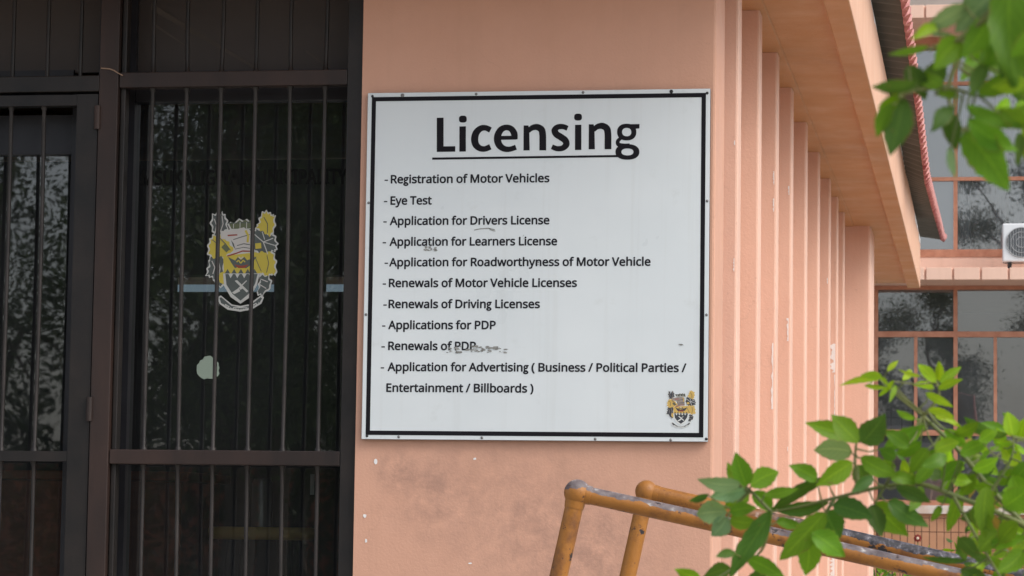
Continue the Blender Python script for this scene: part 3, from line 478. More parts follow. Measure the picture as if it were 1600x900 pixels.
# dim room behind
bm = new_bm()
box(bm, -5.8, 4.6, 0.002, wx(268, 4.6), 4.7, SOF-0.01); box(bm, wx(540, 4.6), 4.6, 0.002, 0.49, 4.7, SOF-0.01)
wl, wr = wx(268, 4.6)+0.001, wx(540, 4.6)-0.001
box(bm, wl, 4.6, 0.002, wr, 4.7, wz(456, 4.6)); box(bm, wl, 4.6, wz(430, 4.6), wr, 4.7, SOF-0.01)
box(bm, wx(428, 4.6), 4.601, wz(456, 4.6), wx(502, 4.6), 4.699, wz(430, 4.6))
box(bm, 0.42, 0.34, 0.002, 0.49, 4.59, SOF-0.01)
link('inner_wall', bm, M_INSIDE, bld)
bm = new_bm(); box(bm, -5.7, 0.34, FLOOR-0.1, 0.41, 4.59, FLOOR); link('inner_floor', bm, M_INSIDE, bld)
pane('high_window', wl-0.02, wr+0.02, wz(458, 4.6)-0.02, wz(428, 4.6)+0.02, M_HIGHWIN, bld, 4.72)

# ---- barred steel screen in front of the glass
YB = 0.045
gate = thing('security_gate', 'dark brown steel security gate and screen with vertical bars before the glass entrance', 'security gate', (wx(166, YB), YB, FLOOR))
def gp(name, x0, x1, z0, z1, m, d0=-0.025, d1=0.025):
    b = new_bm(); box(b, x0, YB+d0, z0, x1, YB+d1, z1); bevel_all(b, 0.003, 2); return link(name, b, m, gate)
gp('post', wx(151, YB), wx(181, YB), FLOOR, 3.3, M_GATE_BROWN, -0.03, 0.03)
gp('post', wx(540, YB), wx(566, YB), FLOOR, 3.3, M_GATE, -0.03, 0.03)
gp('post', wx(181, YB)+0.002, wx(190, YB), FLOOR, 3.3, M_GATE, -0.01, 0.028)
gp('post', wx(567, YB), XL-0.001, FLOOR, 3.3, M_GATE, 0.0, 0.04)
zr = lambda a, c, px: (wz(c, YB, px), wz(a, YB, px))
a, c = zr(113, 137, 360); gp('cross_rail', wx(181, YB)+0.002, wx(540, YB)-0.001, a, c, M_GATE_BROWN, -0.027, 0.02)
a, c = zr(121, 146, 70); gp('cross_rail', -2.05, wx(151, YB)-0.001, a, c, M_GATE, -0.027, 0.02)
a, c = zr(704, 727, 360); gp('cross_rail', wx(181, YB)+0.002, wx(540, YB)-0.001, a, c, M_GATE_BROWN, -0.027, 0.02)
wr_ = random.Random(3)
def barshape(b, x, z0, z1):
    """round bar, a little out of true, with a weld bead at each end"""
    dx, dy = wr_.uniform(-0.0035, 0.0035), wr_.uniform(-0.003, 0.003); n = 8; R0 = 0.0061
    pts = [(x, YB, z0), (x, YB, z0+0.006)] + [(x+dx*math.sin(math.pi*i/n), YB+dy*math.sin(math.pi*i/n), z0+0.012+(z1-z0-0.024)*i/n) for i in range(n+1)] + [(x, YB, z1-0.006), (x, YB, z1)]
    tube(b, pts, [0.0105, 0.009] + [R0]*(n+1) + [0.009, 0.0105], 10, False)
xs_r = [231, 284.5, 338.5, 392.5, 447, 502]
for px in xs_r:
    x = wx(px, YB)
    for z0, z1, mm_ in ((wz(113, YB), 3.3, M_GATE), (wz(704, YB), wz(137, YB), M_BAR), (FLOOR+0.05, wz(727, YB), M_BAR)):
        b = new_bm(); barshape(b, x, z0, z1); link('bar', b, mm_, gate)
leaf_l, leaf_r = -2.0, wx(149, YB)
a, c = zr(150, 167, 70)
leafp = link('gate_leaf', (lambda b: (box(b, wx(116, YB), YB-0.022, FLOOR+0.02, leaf_r, YB+0.022, c), box(b, leaf_l, YB-0.022, FLOOR+0.02, leaf_l+0.05, YB+0.022, c),
    box(b, leaf_l+0.051, YB-0.021, a, wx(116, YB)-0.001, YB+0.021, c-0.001), box(b, leaf_l+0.051, YB-0.021, wz(721, YB, 70), wx(116, YB)-0.001, YB+0.021, wz(705, YB, 70)),
    box(b, leaf_l+0.051, YB-0.021, FLOOR+0.021, wx(116, YB)-0.001, YB+0.021, FLOOR+0.06), b)[-1])(new_bm()), M_GATE, gate)
ztop = a
xs_l = [9.5, 61] + [9.5-52*k for k in range(1, 9)]
for px in xs_l:
    x = wx(px, YB)
    if x < leaf_l+0.06: continue
    for z0, z1 in ((wz(705, YB, 70), ztop), (FLOOR+0.06, wz(721, YB, 70))):
        b = new_bm(); barshape(b, x, z0, z1); link('bar', b, M_BAR, leafp)
for px in (9.5, 64, 116, -43, -96, -150, -205, -260, -315, -370):
    x = wx(px, YB)
    if x < leaf_l: continue
    b = new_bm(); tube(b, [(x, YB, wz(121, YB, 70)), (x, YB, 3.3)], 0.0062, 10, False); link('bar', b, M_GATE, gate)
gp('post', -2.055, -2.003, FLOOR, 3.3, M_GATE, -0.03, 0.03)
xh = wx(150, YB)                        # hinges of the leaf
for py in (186, 640):
    b = new_bm(); z = wz(py, YB, 150); tube(b, [(xh, YB-0.03, z-0.035), (xh, YB-0.03, z+0.035)], 0.010, 12); link('hinge', b, M_GATE_BROWN, gate)
b = new_bm(); pts = [P(x, y, YB-0.034) for x, y in ((158, 106.5), (164, 107), (171, 107.5), (178, 110), (184, 114), (192, 118))]
tube(b, pts, 0.0022, 6); tube(b, [pts[3], pts[3]+Vector((0.004, 0.03, 0.004)), pts[3]+Vector((0.0, 0.07, 0.0))], 0.002, 6)
tag(link('wire_tie', b, plain('pale_wire', (0.3, 0.2, 0.14), 0.6)), 'bit of pale wire twisted round the post of the dark gate', 'wire')

# ================================================================ COAT OF ARMS (crest) as stacked flat prints
CREST = [  # (colour, outline in a 758 x 900 grid, y down); first colour key, white keyline added under each
 ('d', [(135,120),(172,112),(178,165),(205,100),(232,135),(245,212),(205,260),(160,262),(142,200)]),
 ('y', [(125,320),(150,275),(215,268),(262,320),(310,380),(235,425),(165,452),(118,400)]),
 ('d', [(122,432),(170,445),(222,425),(228,560),(218,655),(170,620),(150,575),(108,565),(128,500)]),
 ('y', [(186,560),(232,540),(242,640),(205,625)]),
 ('d', [(450,245),(480,228),(530,235),(575,275),(600,265),(625,330),(618,380),(585,380),(560,432),(505,410),(455,350)]),
 ('y', [(512,110),(548,94),(585,120),(605,128),(603,215),(578,275),(525,238),(478,208),(505,170)]),
 ('y', [(450,405),(520,395),(600,400),(618,470),(622,565),(590,555),(560,575),(520,545),(490,570),(455,480)]),
 ('d', [(510,575),(570,580),(590,640),(530,715),(495,700),(520,640)]),
 ('g', [(265,180),(290,165),(310,180),(345,150),(365,165),(390,148),(412,165),(430,152),(448,215),(285,218)]),
 ('h', [(200,230),(255,240),(310,222),(380,206),(425,245),(432,330),(432,392),(335,398),(255,422),(305,380),(288,305),(205,292)]),
 ('d', [(282,300),(305,330),(318,372),(300,350)]),
 ('r', [(255,262),(330,258),(332,268),(258,274)]),
 ('y', [(226,422),(330,412),(420,402),(505,410),(500,556),(234,556)]),
 ('d', [(262,430),(318,458),(338,432),(362,455),(388,430),(410,456),(482,428),(442,490),(402,518),(362,500),(318,516),(292,480)]),
 ('r', [(312,488),(365,498),(422,488),(392,516),(345,516)]),
 ('w', [(228,556),(508,556),(490,640),(440,735),(366,785),(290,735),(238,650)]),
 ('d', [(246,560),(492,560),(474,636),(426,712),(366,762),(304,712),(256,640)]),
 ('w', [(318,612),(336,606),(425,690),(412,700)]), ('w', [(300,700),(352,665),(362,690),(318,712)]), ('w', [(352,660),(372,650),(385,668),(362,680)]),
] + [('d', [(x-20,556),(x,521),(x+20,556)]) for x in (262, 312, 364, 416, 468)] \
  + [('w', [(x-18,559),(x+18,559),(x,592)]) for x in (287, 338, 390, 442)] \
  + [('w', [(190,738),(215,722),(300,790),(366,802),(430,790),(520,722),(545,735),(525,785),(450,830),(366,845),(270,830),(205,785)]),
     ('d', [(205,742),(218,735),(298,800),(366,814),(436,800),(518,736),(530,745),(512,778),(445,815),(366,830),(280,815),(218,780)]),
     ('w', [(250,786),(285,806),(280,811),(246,792)]), ('w', [(310,812),(420,812),(420,818),(310,818)]), ('w', [(450,800),(485,778),(489,784),(455,806)])]
def lobed(pts, amp=15, sub=3):
    cx = sum(p[0] for p in pts)/len(pts); cy = sum(p[1] for p in pts)/len(pts); out = []
    for i, p in enumerate(pts):
        q = pts[(i+1) % len(pts)]
        for k in range(sub):
            x, y = p[0]+(q[0]-p[0])*k/sub, p[1]+(q[1]-p[1])*k/sub
            l = math.hypot(x-cx, y-cy) or 1; s = amp*(1 if (i*sub+k) % 2 else -0.6)
            out.append((x+(x-cx)/l*s, y+(y-cy)/l*s))
    for _ in range(2):                                # round the lobes off
        out = [q for i, p in enumerate(out) for q in ((p[0]*0.75+out[(i+1) % len(out)][0]*0.25, p[1]*0.75+out[(i+1) % len(out)][1]*0.25), (p[0]*0.25+out[(i+1) % len(out)][0]*0.75, p[1]*0.25+out[(i+1) % len(out)][1]*0.75))]
    return out
CREST = [(c, lobed(p)) if i in (0, 1, 2, 4, 5, 6, 7) else (c, p) for i, (c, p) in enumerate(CREST)]
def line(c, pts, w):
    out = []
    for (x0, y0), (x1, y1) in zip(pts, pts[1:]):
        l = math.hypot(x1-x0, y1-y0); nx, ny_ = -(y1-y0)/l*w/2, (x1-x0)/l*w/2
        out.append((c, [(x0+nx, y0+ny_), (x1+nx, y1+ny_), (x1-nx, y1-ny_), (x0-nx, y0-ny_)]))
    return out
for c, pts, w in (('w', [(455,255),(530,318),(605,290)], 7), ('w', [(530,318),(566,410)], 7), ('w', [(530,318),(620,345)], 6), ('w', [(520,240),(540,300)], 6),
  ('h', [(150,140),(170,190),(160,250)], 6), ('h', [(210,120),(220,180),(200,240)], 6), ('d', [(140,300),(180,330),(175,400)], 6), ('d', [(200,290),(240,330),(280,380)], 7), ('g', [(222,345),(262,385)], 34),
  ('d', [(300,300),(360,280),(426,262)], 6), ('d', [(330,345),(380,331),(428,338)], 6), ('d', [(315,372),(380,358),(430,366)], 5), ('r', [(258,424),(330,402),(372,386),(430,388)], 10), ('y', [(392,230),(415,270),(410,320)], 16),
  ('h', [(140,460),(165,510),(150,560)], 7), ('h', [(190,450),(205,520),(190,600)], 7), ('d', [(470,430),(500,500),(520,540)], 5), ('d', [(560,420),(575,480),(560,550)], 5), ('d', [(530,130),(560,180),(560,250)], 6),
  ('y', [(470,350),(515,345)], 42), ('h', [(520,600),(570,620)], 7), ('h', [(510,640),(560,670)], 7), ('w', [(345,430),(362,445),(380,430)], 8), ('y', [(330,470),(345,455),(362,480),(380,455),(395,470)], 9),
  ('w', [(330,690),(410,610)], 8), ('d', [(252,175),(440,170)], 6), ('w', [(285,222),(440,218)], 6), ('w', [(300,180),(300,214)], 5), ('w', [(350,168),(350,214)], 5), ('w', [(400,168),(400,214)], 5)):
    CREST += line(c, pts, w)
for k in range(15):                                   # the motto's small characters, too small to read
    u = k/14; x = 236+(506-236)*u; y = 796+36*math.sin(math.pi*u)-14*(u > 0.9)
    CREST += line('w', [(x, y-8), (x+(3 if k % 3 else -4), y+8)], 5)
def crest(name, at, w, h, mats, parent, y):
    """at = lower-left corner (x, z); one mesh of several flat inks"""
    bm = new_bm(); order = 'ydwrgh'; lay = 0
    def put(pts, mi, grow):
        nonlocal lay; lay += 1
        cx = sum(p[0] for p in pts)/len(pts); cy = sum(p[1] for p in pts)/len(pts)
        vs = []
        for px, py in pts:
            dx, dy = px-cx, py-cy; l = max(1, math.hypot(dx, dy))
            px, py = px+dx/l*grow, py+dy/l*grow
            vs.append(bm.verts.new((at[0]+(px-105)/520*w, y-lay*0.000012, at[1]+(850-py)/760*h)))
        f = bm.faces.new(vs); f.material_index = mi
        f.normal_update()
        if f.normal.y > 0: f.normal_flip()
    for c, pts in CREST[:14]: put(pts, 2, 13)
    for c, pts in CREST: put(pts, order.index(c), 0)
    bmesh.ops.triangulate(bm, faces=bm.faces)
    return link(name, bm, mats, parent)
ink = lambda n, c: plain(n, c, 0.6)
y_in = YG-0.002
c0, c1 = P(322, 488, y_in), P(432, 331, y_in)
crest('coat_of_arms', (c0.x, c0.z), c1.x-c0.x, c1.z-c0.z, [ink('faded_yellow_ink', (0.56, 0.45, 0.07)), ink('faded_grey_ink', (0.095, 0.11, 0.105)), ink('faded_white_ink', (0.55, 0.55, 0.52)), ink('faded_red_ink', (0.3, 0.06, 0.04)), ink('faded_green_ink', (0.13, 0.15, 0.08)), ink('faded_silver_ink', (0.56, 0.53, 0.50))], ent, y_in)
bm = new_bm(); r = random.Random(4); cc = P(326, 575, y_in); vs = []
for i in range(26):
    a = 2*math.pi*i/26; q = 0.036*r.uniform(0.82, 1.05)*(1.15 if abs(a-math.pi) < 0.25 else 1)
    vs.append(bm.verts.new(cc + Vector((q*1.05*math.cos(a), 0, q*math.sin(a)))))
bm.faces.new(vs[::-1]); link('torn_sticker', bm, plain('pale_green_sticker', (0.3, 0.37, 0.3), 0.7), ent)  # pale green patch with an uneven outline on the glass

# ================================================================ LETTERING
FONT = {}
for line in GLYPHS.strip().split('\n'):
    head, _, body = line[1:].partition(':')
    FONT[line[0]] = (int(head), [[tuple(map(float, p.split())) for p in lp.split(',')] for lp in body.split(';')])
GCACHE = {}
def gee():
    ell = lambda cx, cy, rx, ry, k=16, sg=1: [(cx+rx*math.cos(sg*2*math.pi*i/k), cy+ry*math.sin(sg*2*math.pi*i/k)) for i in range(k)]
    V, F = [], []
    def ann(cx, cy, rx, ry, ix, iy):
        o = len(V); k = 18; V.extend(ell(cx, cy, rx, ry, k)); V.extend(ell(cx, cy, ix, iy, k))
        F.extend([(o+i, o+(i+1) % k, o+k+(i+1) % k, o+k+i) for i in range(k)])
    ann(112, 200, 88, 88, 48, 50); ann(118, -52, 112, 74, 68, 36)
    for q in ([(130, 288), (236, 288), (236, 252), (170, 248)], [(60, 138), (86, 120), (62, 74), (30, 66)], [(30, 70), (64, 78), (96, 44), (60, 10)], [(60, 40), (70, 6), (170, 6), (170, 36)]):
        o = len(V); V.extend(q); F.append((o, o+1, o+2, o+3))
    return V, F
GCACHE['g'] = gee(); FONT['g'] = (250, FONT['g'][1])
def fill(loops):
    cu = bpy.data.curves.new('outline', 'CURVE'); cu.dimensions = '2D'; cu.fill_mode = 'BOTH'
    for lp in loops:
        s = cu.splines.new('POLY'); s.points.add(len(lp)-1); s.use_cyclic_u = True
        for p, (x, y) in zip(s.points, lp): p.co = (x/100, y/100, 0, 1)
    o = bpy.data.objects.new('outline', cu); COL.objects.link(o)
    bpy.context.view_layer.update()
    me = o.evaluated_get(bpy.context.evaluated_depsgraph_get()).to_mesh()
    V = [(v.co.x*100, v.co.y*100) for v in me.vertices]; F = [tuple(p.vertices) for p in me.polygons]
    bpy.data.objects.remove(o); bpy.data.curves.remove(cu)
    return V, F
def write(bm, text, x0, x1, zbase, cap, y, grow=9.0, slop=0.0):
    """set a line of type from x0 to x1 with its baseline at zbase, thickened evenly all round"""
    pen = 0; placed = []
    for ch in text:
        if ch == ' ': pen += 130; continue
        adv, loops = FONT[ch]
        if ch not in GCACHE: GCACHE[ch] = fill(loops)
        placed.append((ch, pen)); pen += adv
    lo = min(placed[0][1]+v[0] for v in GCACHE[placed[0][0]][0]); hi = max(placed[-1][1]+v[0] for v in GCACHE[placed[-1][0]][0])
    sx = (x1-x0)/(hi-lo); sz = cap/387.0; k = 0
    offs = [(0, 0)] + [(grow*math.cos(a)*sz/sx, grow*math.sin(a)) for a in [i*math.pi/4 for i in range(8)]]
    for dx, dz in offs:
        k += 1
        for ch, pen in placed:
            V, F = GCACHE[ch]
            vs = [bm.verts.new((x0+(pen+vx+dx-lo)*sx, y-k*0.00002, zbase+(vy+dz)*sz + slop*(pen+vx-lo)*sx)) for vx, vy in V]
            for f in F:
                try: bm.faces.new([vs[i] for i in f])
                except ValueError: pass
bm = new_bm(); y_l = YG-0.0025
a, c = P(222, 288, y_l), P(541, 286, y_l)
write(bm, 'MSUKALIGWA MUNICIPALITY', a.x, c.x, a.z-0.002, 0.043, y_l, 14)
link('lettering', bm, plain('dull_black_vinyl', (0.011, 0.011, 0.0105), 0.8, 0.1), ent)

# ================================================================ THE SIGN
ZB, HS = 1.88928, 1.00764
YS = -0.020
sign = thing('licensing_sign', 'large white Licensing notice board with black border and list screwed to the peach wall', 'sign', (0.5, 0, ZB))
bm = new_bm(); box(bm, 0.0, YS, ZB, 1.0, -0.004, ZB+HS); bevel_all(bm, 0.0015, 2); bm.normal_update()
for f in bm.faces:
    if f.normal.y > -0.5: f.material_index = 1  # dark brown edge also stands in for the board's shadow line
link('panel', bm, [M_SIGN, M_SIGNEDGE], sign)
def ring(bm, o, w, y):
    X0, X1, Z0, Z1 = o, 1-o, ZB+o, ZB+HS-o
    a = [bm.verts.new(c) for c in ((X0, y, Z0), (X1, y, Z0), (X1, y, Z1), (X0, y, Z1))]
    b = [bm.verts.new(c) for c in ((X0+w, y, Z0+w), (X1-w, y, Z0+w), (X1-w, y, Z1-w), (X0+w, y, Z1-w))]
    for i in range(4): bm.faces.new((a[i], a[(i+1) % 4], b[(i+1) % 4], b[i]))
bm = new_bm(); ring(bm, 0.0125, 0.0125, YS-0.0006); link('border', bm, M_BLACK, sign)
YL = YS-0.0006
lines = [('Registration of Motor Vehicles', 611, 858, 286.3), ('Eye Test', 610.5, 674, 319.6), ('Application for Drivers License', 609.5, 858, 351.4), ('Application for Learners License', 609, 870, 383.9),
 ('Application for Roadworthyness of Motor Vehicle', 608.5, 1016, 416), ('Renewals of Motor Vehicle Licenses', 608, 901, 448.4), ('Renewals of Driving Licenses', 607.5, 843, 481.2),
 ('Applications for PDP', 607, 774, 514), ('Renewals of PDP', 607, 743, 546.6), ('Application for Advertising ( Business / Political Parties /', 606, 1072, 579.4), ('Entertainment / Billboards )', 604, 833, 612)]
dash = [601, 600, 599, 598, 601, 598, 599, 597, 596, 595, None]
bm = new_bm()
for (s, a, c, by), d in zip(lines, dash):
    pa, pc = P(a, by, YL), P(c, by, YL)
    cap = 0.0232
    write(bm, s, pa.x, pc.x, pa.z, cap, YL, 17)
    if d:
        pd = P(d, by-4.6, YL); box(bm, pd.x, YL-0.0002, pd.z-0.0017, pd.x+0.0098, YL, pd.z+0.0017)
link('list_lettering', bm, M_INK, sign)
# heading drawn letter by letter (crop grid: 1600 x 444 over pixels 660..1020 x 160..260)
def Q(p): return P(660+p[0]/4.4444, 160+p[1]/4.4444, YL)
def smooth(path, wid, sub=8):
    out = []
    n = len(path)
    for i in range(n-1):
        p0, p1, p2, p3 = path[max(i-1, 0)], path[i], path[i+1], path[min(i+2, n-1)]
        for k in range(sub):
            t = k/sub
            out.append((tuple(0.5*(2*p1[j]+(p2[j]-p0[j])*t+(2*p0[j]-5*p1[j]+4*p2[j]-p3[j])*t*t+(3*p1[j]-p0[j]-3*p2[j]+p3[j])*t**3) for j in (0, 1)), wid[i]*(1-t)+wid[i+1]*t))
    out.append((path[-1], wid[-1])); return out
LAY = [0]
def poly(bm, pts):
    LAY[0] += 1; vs = [bm.verts.new(Q(p)+Vector((0, -LAY[0]*0.00001, 0))) for p in pts]
    f = bm.faces.new(vs); f.normal_update()
    if f.normal.y > 0: f.normal_flip()
def stroke(bm, path, wid, sub=8):
    LAY[0] += 1; s = smooth(path, [w*1.09 for w in wid], sub); L, Rr = [], []
    for i, (p, w) in enumerate(s):
        a, b = s[max(i-1, 0)][0], s[min(i+1, len(s)-1)][0]
        dx, dy = b[0]-a[0], b[1]-a[1]; l = math.hypot(dx, dy) or 1
        nx, ny_ = -dy/l*w/2, dx/l*w/2; off = Vector((0, -LAY[0]*0.00001, 0))
        L.append(bm.verts.new(Q((p[0]+nx, p[1]+ny_))+off)); Rr.append(bm.verts.new(Q((p[0]-nx, p[1]-ny_))+off))
    for i in range(len(s)-1): bm.faces.new((L[i], L[i+1], Rr[i+1], Rr[i]))
def dot(bm, c, rx, ry):
    poly(bm, [(c[0]+rx*math.copysign(abs(math.cos(a))**0.72, math.cos(a)), c[1]+ry*math.copysign(abs(math.sin(a))**0.72, math.sin(a))) for a in [2*math.pi*i/28 for i in range(28)]])
def annulus(bm, c, rx, ry, ix, iy, rot=0):
    LAY[0] += 1; off = Vector((0, -LAY[0]*0.00001, 0)); A, B = [], []; n = 40
    for i in range(n):
        a = 2*math.pi*i/n; e = 0.88
        cs, sn = math.copysign(abs(math.cos(a))**e, math.cos(a)), math.copysign(abs(math.sin(a))**e, math.sin(a))
        A.append(bm.verts.new(Q((c[0]+rx*cs, c[1]+ry*sn))+off)); B.append(bm.verts.new(Q((c[0]+ix*cs+rot, c[1]+iy*sn))+off))
    for i in range(n): bm.faces.new((A[i], B[i], B[(i+1) % n], A[(i+1) % n]))
bm = new_bm()
poly(bm, [(100, 107), (147, 106), (147, 305), (228, 304), (228, 342), (100, 344)])
poly(bm, [(257, 167), (302, 166), (302, 341), (257, 342)]); dot(bm, (281, 116), 27, 24)
stroke(bm, [(473, 192), (440, 177), (405, 181), (375, 209), (363, 252), (371, 293), (398, 318), (434, 323), (472, 308)], [36, 35, 38, 44, 46, 44, 38, 35, 36])
poly(bm, [(530, 233), (652, 231), (652, 258), (530, 260)])
stroke(bm, [(640, 257), (637, 215), (615, 183), (580, 174), (546, 189), (525, 225), (522, 262), (535, 298), (566, 321), (606, 325), (650, 311)], [38, 42, 38, 36, 40, 44, 46, 44, 38, 33, 32])
for ox, oy in ((0, 0), (453, -8)):
    poly(bm, [(703+ox, 160+oy), (736+ox, 160+oy), (742+ox, 185+oy), (745+ox, 333+oy), (702+ox, 334+oy)])
    stroke(bm, [(735+ox, 202+oy), (760+ox, 178+oy), (795+ox, 171+oy), (826+ox, 188+oy), (835+ox, 222+oy), (836+ox, 280+oy), (836+ox, 333+oy)], [24, 34, 40, 43, 43, 43, 43])
stroke(bm, [(1008, 180), (975, 168), (938, 172), (919, 194), (930, 220), (962, 241), (992, 264), (999, 293), (974, 317), (935, 321), (899, 308)], [31, 33, 35, 41, 42, 42, 42, 41, 35, 33, 31])
poly(bm, [(1060, 156), (1104, 155), (1104, 330), (1060, 331)]); dot(bm, (1081, 102), 27, 24)
annulus(bm, (1419, 206), 67, 58, 32, 29)
poly(bm, [(1425, 152), (1508, 150), (1507, 181), (1462, 184)])
stroke(bm, [(1378, 248), (1358, 268), (1362, 292), (1400, 302), (1440, 300)], [20, 24, 26, 30, 28])
annulus(bm, (1424, 344), 83, 54, 42, 24)
poly(bm, [(68, 383), (1360, 365), (1360, 380), (68, 398)])
bm.normal_update(); link('heading_lettering', bm, M_BLACK, sign)
c0, c1 = P(1041, 669, YL), P(1087, 610, YL)
crest('coat_of_arms', (c0.x, c0.z), c1.x-c0.x, c1.z-c0.z, [ink('yellow_ink', (0.62, 0.42, 0.12)), ink('black_ink', (0.05, 0.055, 0.065)), ink('white_ink', (0.72, 0.74, 0.72)), ink('red_ink', (0.35, 0.05, 0.03)), ink('grey_ink', (0.12, 0.12, 0.09)), ink('silver_ink', (0.32, 0.27, 0.24))], sign, YL)
for px, py, dark in ((629, 149, 0), (744, 147, 0), (911, 144.5, 0), (1049, 143, 1), (582, 150.5, 1), (1105, 145.5, 1), (623, 682.5, 0), (753, 684, 0), (930, 686, 0), (1048, 687.5, 0), (573.5, 681, 1), (1103.5, 686, 1), (576, 317, 0), (572, 491.5, 0), (1105, 314, 0), (1104, 492, 0)):
    b = new_bm(); p = P(px, py, YS); rr = 0.0056 if py < 150 and px in (629, 1049) else 0.0042
    ball(b, Vector((p.x, YS, p.z)), rr, 14, 8, sy=0.55); link('screw', b, M_SCREW_D if dark else M_SCREW_G, sign)
r = random.Random(11)
def blot(x0, x1, y0, y1, n, smin, smax):
    bm = new_bm()
    for i in range(n):
        c = P(r.uniform(x0, x1), r.uniform(y0, y1), YL-0.0006); w = r.uniform(smin, smax)*0.00185; h = w*r.uniform(0.25, 0.5); k = 7
        tilt = r.uniform(-0.3, 0.2)
        vs = []
        for j in range(k):
            a = -2*math.pi*j/k; q = r.uniform(0.5, 1); dx, dz = w*q*math.cos(a), h*q*math.sin(a)
            vs.append(bm.verts.new(c+Vector((dx, -i*0.000004, dz+dx*tilt))))
        f = bm.faces.new(vs)
    link('scuff_mark', bm, M_SCUFF, sign)
blot(695, 790, 541, 551, 42, 1.5, 5); blot(750, 790, 542, 548, 12, 2, 6); blot(664, 683, 385, 392, 18, 1.5, 4); blot(667, 692, 370, 382, 10, 0.8, 1.8)
blot(838, 843, 408, 414, 4, 1.2, 2.4); blot(816, 820, 366, 374, 4, 0.8, 2); blot(1060, 1069, 537, 539, 6, 1.5, 4)
bm = new_bm()
for q in ([(741, 359.5), (750, 357.4), (763, 356.5), (773, 358.8)], [(764, 356.8), (768, 359.5), (774, 361)]):
    LAY[0] += 1
    pts = [P(x, y, YL-0.0006) for x, y in q]
    for a, c in zip(pts, pts[1:]):
        d = Vector((0, 0, 0.0012)); bm.faces.new([bm.verts.new(v) for v in (a-d, c-d, c+d, a+d)])
bm.normal_update(); link('scuff_mark', bm, M_SCUFF, sign)

# ================================================================ PIPE HANDRAILS
def handrail(y, top, elbow_r, pipe_r, post_px, end_px, label):
    b0 = P(top[0], top[1], y); foot_dir = (P(post_px[0], post_px[1], y) - b0).normalized()
    run = (P(end_px[0], end_px[1], y) - b0); run.y = 0; run.normalize()
    zf = FLOOR; foot = b0 + foot_dir*((b0.z-zf)/-foot_dir.z)
    t = thing('handrail', label, 'handrail', foot, 'worn orange pipe handrails')
    b = new_bm(); tube(b, [foot + Vector((0, 0, 0.002)), b0], pipe_r*1.06, 24); link('post', b, M_RAIL, t)
    far = b0 + run*4.2
    b = new_bm(); tube(b, [b0 + run*(4.2*i/20) for i in range(21)], pipe_r, 24); link('rail', b, M_RAIL, t)
    b = new_bm(); ball(b, b0, elbow_r, 32, 20); tube(b, [b0 - foot_dir*0.0, b0 + foot_dir*elbow_r*1.18], [elbow_r*0.86, pipe_r*1.12], 24); tube(b, [b0, b0 + run*elbow_r*1.12], [elbow_r*0.8, pipe_r*1.06], 24)
    link('ball_joint', b, M_RAIL, t)
    b = new_bm(); tube(b, [far + foot_dir*0.0, far + foot_dir*((far.z-0.06)/-foot_dir.z)], pipe_r*1.06, 16)
    link('post', b, M_RAIL, t)
handrail(-1.75, (902, 770), 0.0296, 0.0192, (873, 900), (1541, 911), 'orange pipe handrail nearer the camera with a grey worn ball on its corner')
handrail(-0.65, (1010, 768), 0.0295, 0.0205, (981, 900), (1541, 889), 'orange pipe handrail nearer the wall with chipped post and bare blackened top')

# ================================================================ INSIDE THE ENTRANCE
p = P(411, 832, 0.5); st = thing('bar_stool', 'round seat with yellow brown rim seen behind the lower bars', 'stool', (p.x, 0.5, FLOOR))
b = new_bm(); rr = 0.168
tube(b, [(p.x, 0.5, p.z-0.022), (p.x, 0.5, p.z-0.014), (p.x, 0.5, p.z+0.012), (p.x, 0.5, p.z+0.016)], [rr*0.9, rr, rr, rr*0.96], 40); link('seat', b, vary('yellow_brown_wood', (0.75, 0.5, 0.12), (0.85, 0.65, 0.22), 5, 0.4, 0.0), st)
for k in range(4):
    a = math.pi/4 + k*math.pi/2; b = new_bm()
    tube(b, [(p.x+0.11*math.cos(a), 0.5+0.11*math.sin(a), p.z-0.02), (p.x+0.19*math.cos(a), 0.5+0.19*math.sin(a), FLOOR+0.002)], 0.014, 10); link('leg', b, M_GATE, st)
p2 = P(409, 818, 0.5)
b = new_bm(); tube(b, [(p2.x, 0.5, p.z+0.0165), (p2.x, 0.5, p.z+0.15), (p2.x, 0.5, p.z+0.165)], [0.033, 0.033, 0.026], 20)
tag(link('flask', b, plain('dull_steel', (0.35, 0.36, 0.36), 0.35, 0.5, 0.6)), 'slim grey cylinder standing upright on the round seat inside', 'flask')
b = new_bm(); a, c = P(485, 773, 0.22), P(492, 741, 0.22); box(b, a.x, 0.215, a.z, c.x, 0.217, c.z)
tag(link('paper_slip', b, plain('white_paper', (0.7, 0.74, 0.76), 0.8)), 'narrow white paper slip behind the glass at lower right of the entrance', 'paper')
ct = P(60, 735, 0.75); ctl = P(-330, 735, 0.75); ctr = P(285, 735, 0.75)
cnt = thing('wooden_counter', 'reddish brown wooden counter inside, low behind the left door', 'counter', (ct.x, 0.75, FLOOR))
b = new_bm(); box(b, ctl.x, 0.75, FLOOR+0.001, ctr.x, 1.2, ct.z-0.032); link('front_panel', b, M_WOOD, cnt)
b = new_bm(); box(b, ctl.x-0.03, 0.72, ct.z-0.03, ctr.x+0.03, 1.23, ct.z); bevel_all(b, 0.006, 2); link('counter_top', b, M_WOOD, cnt)

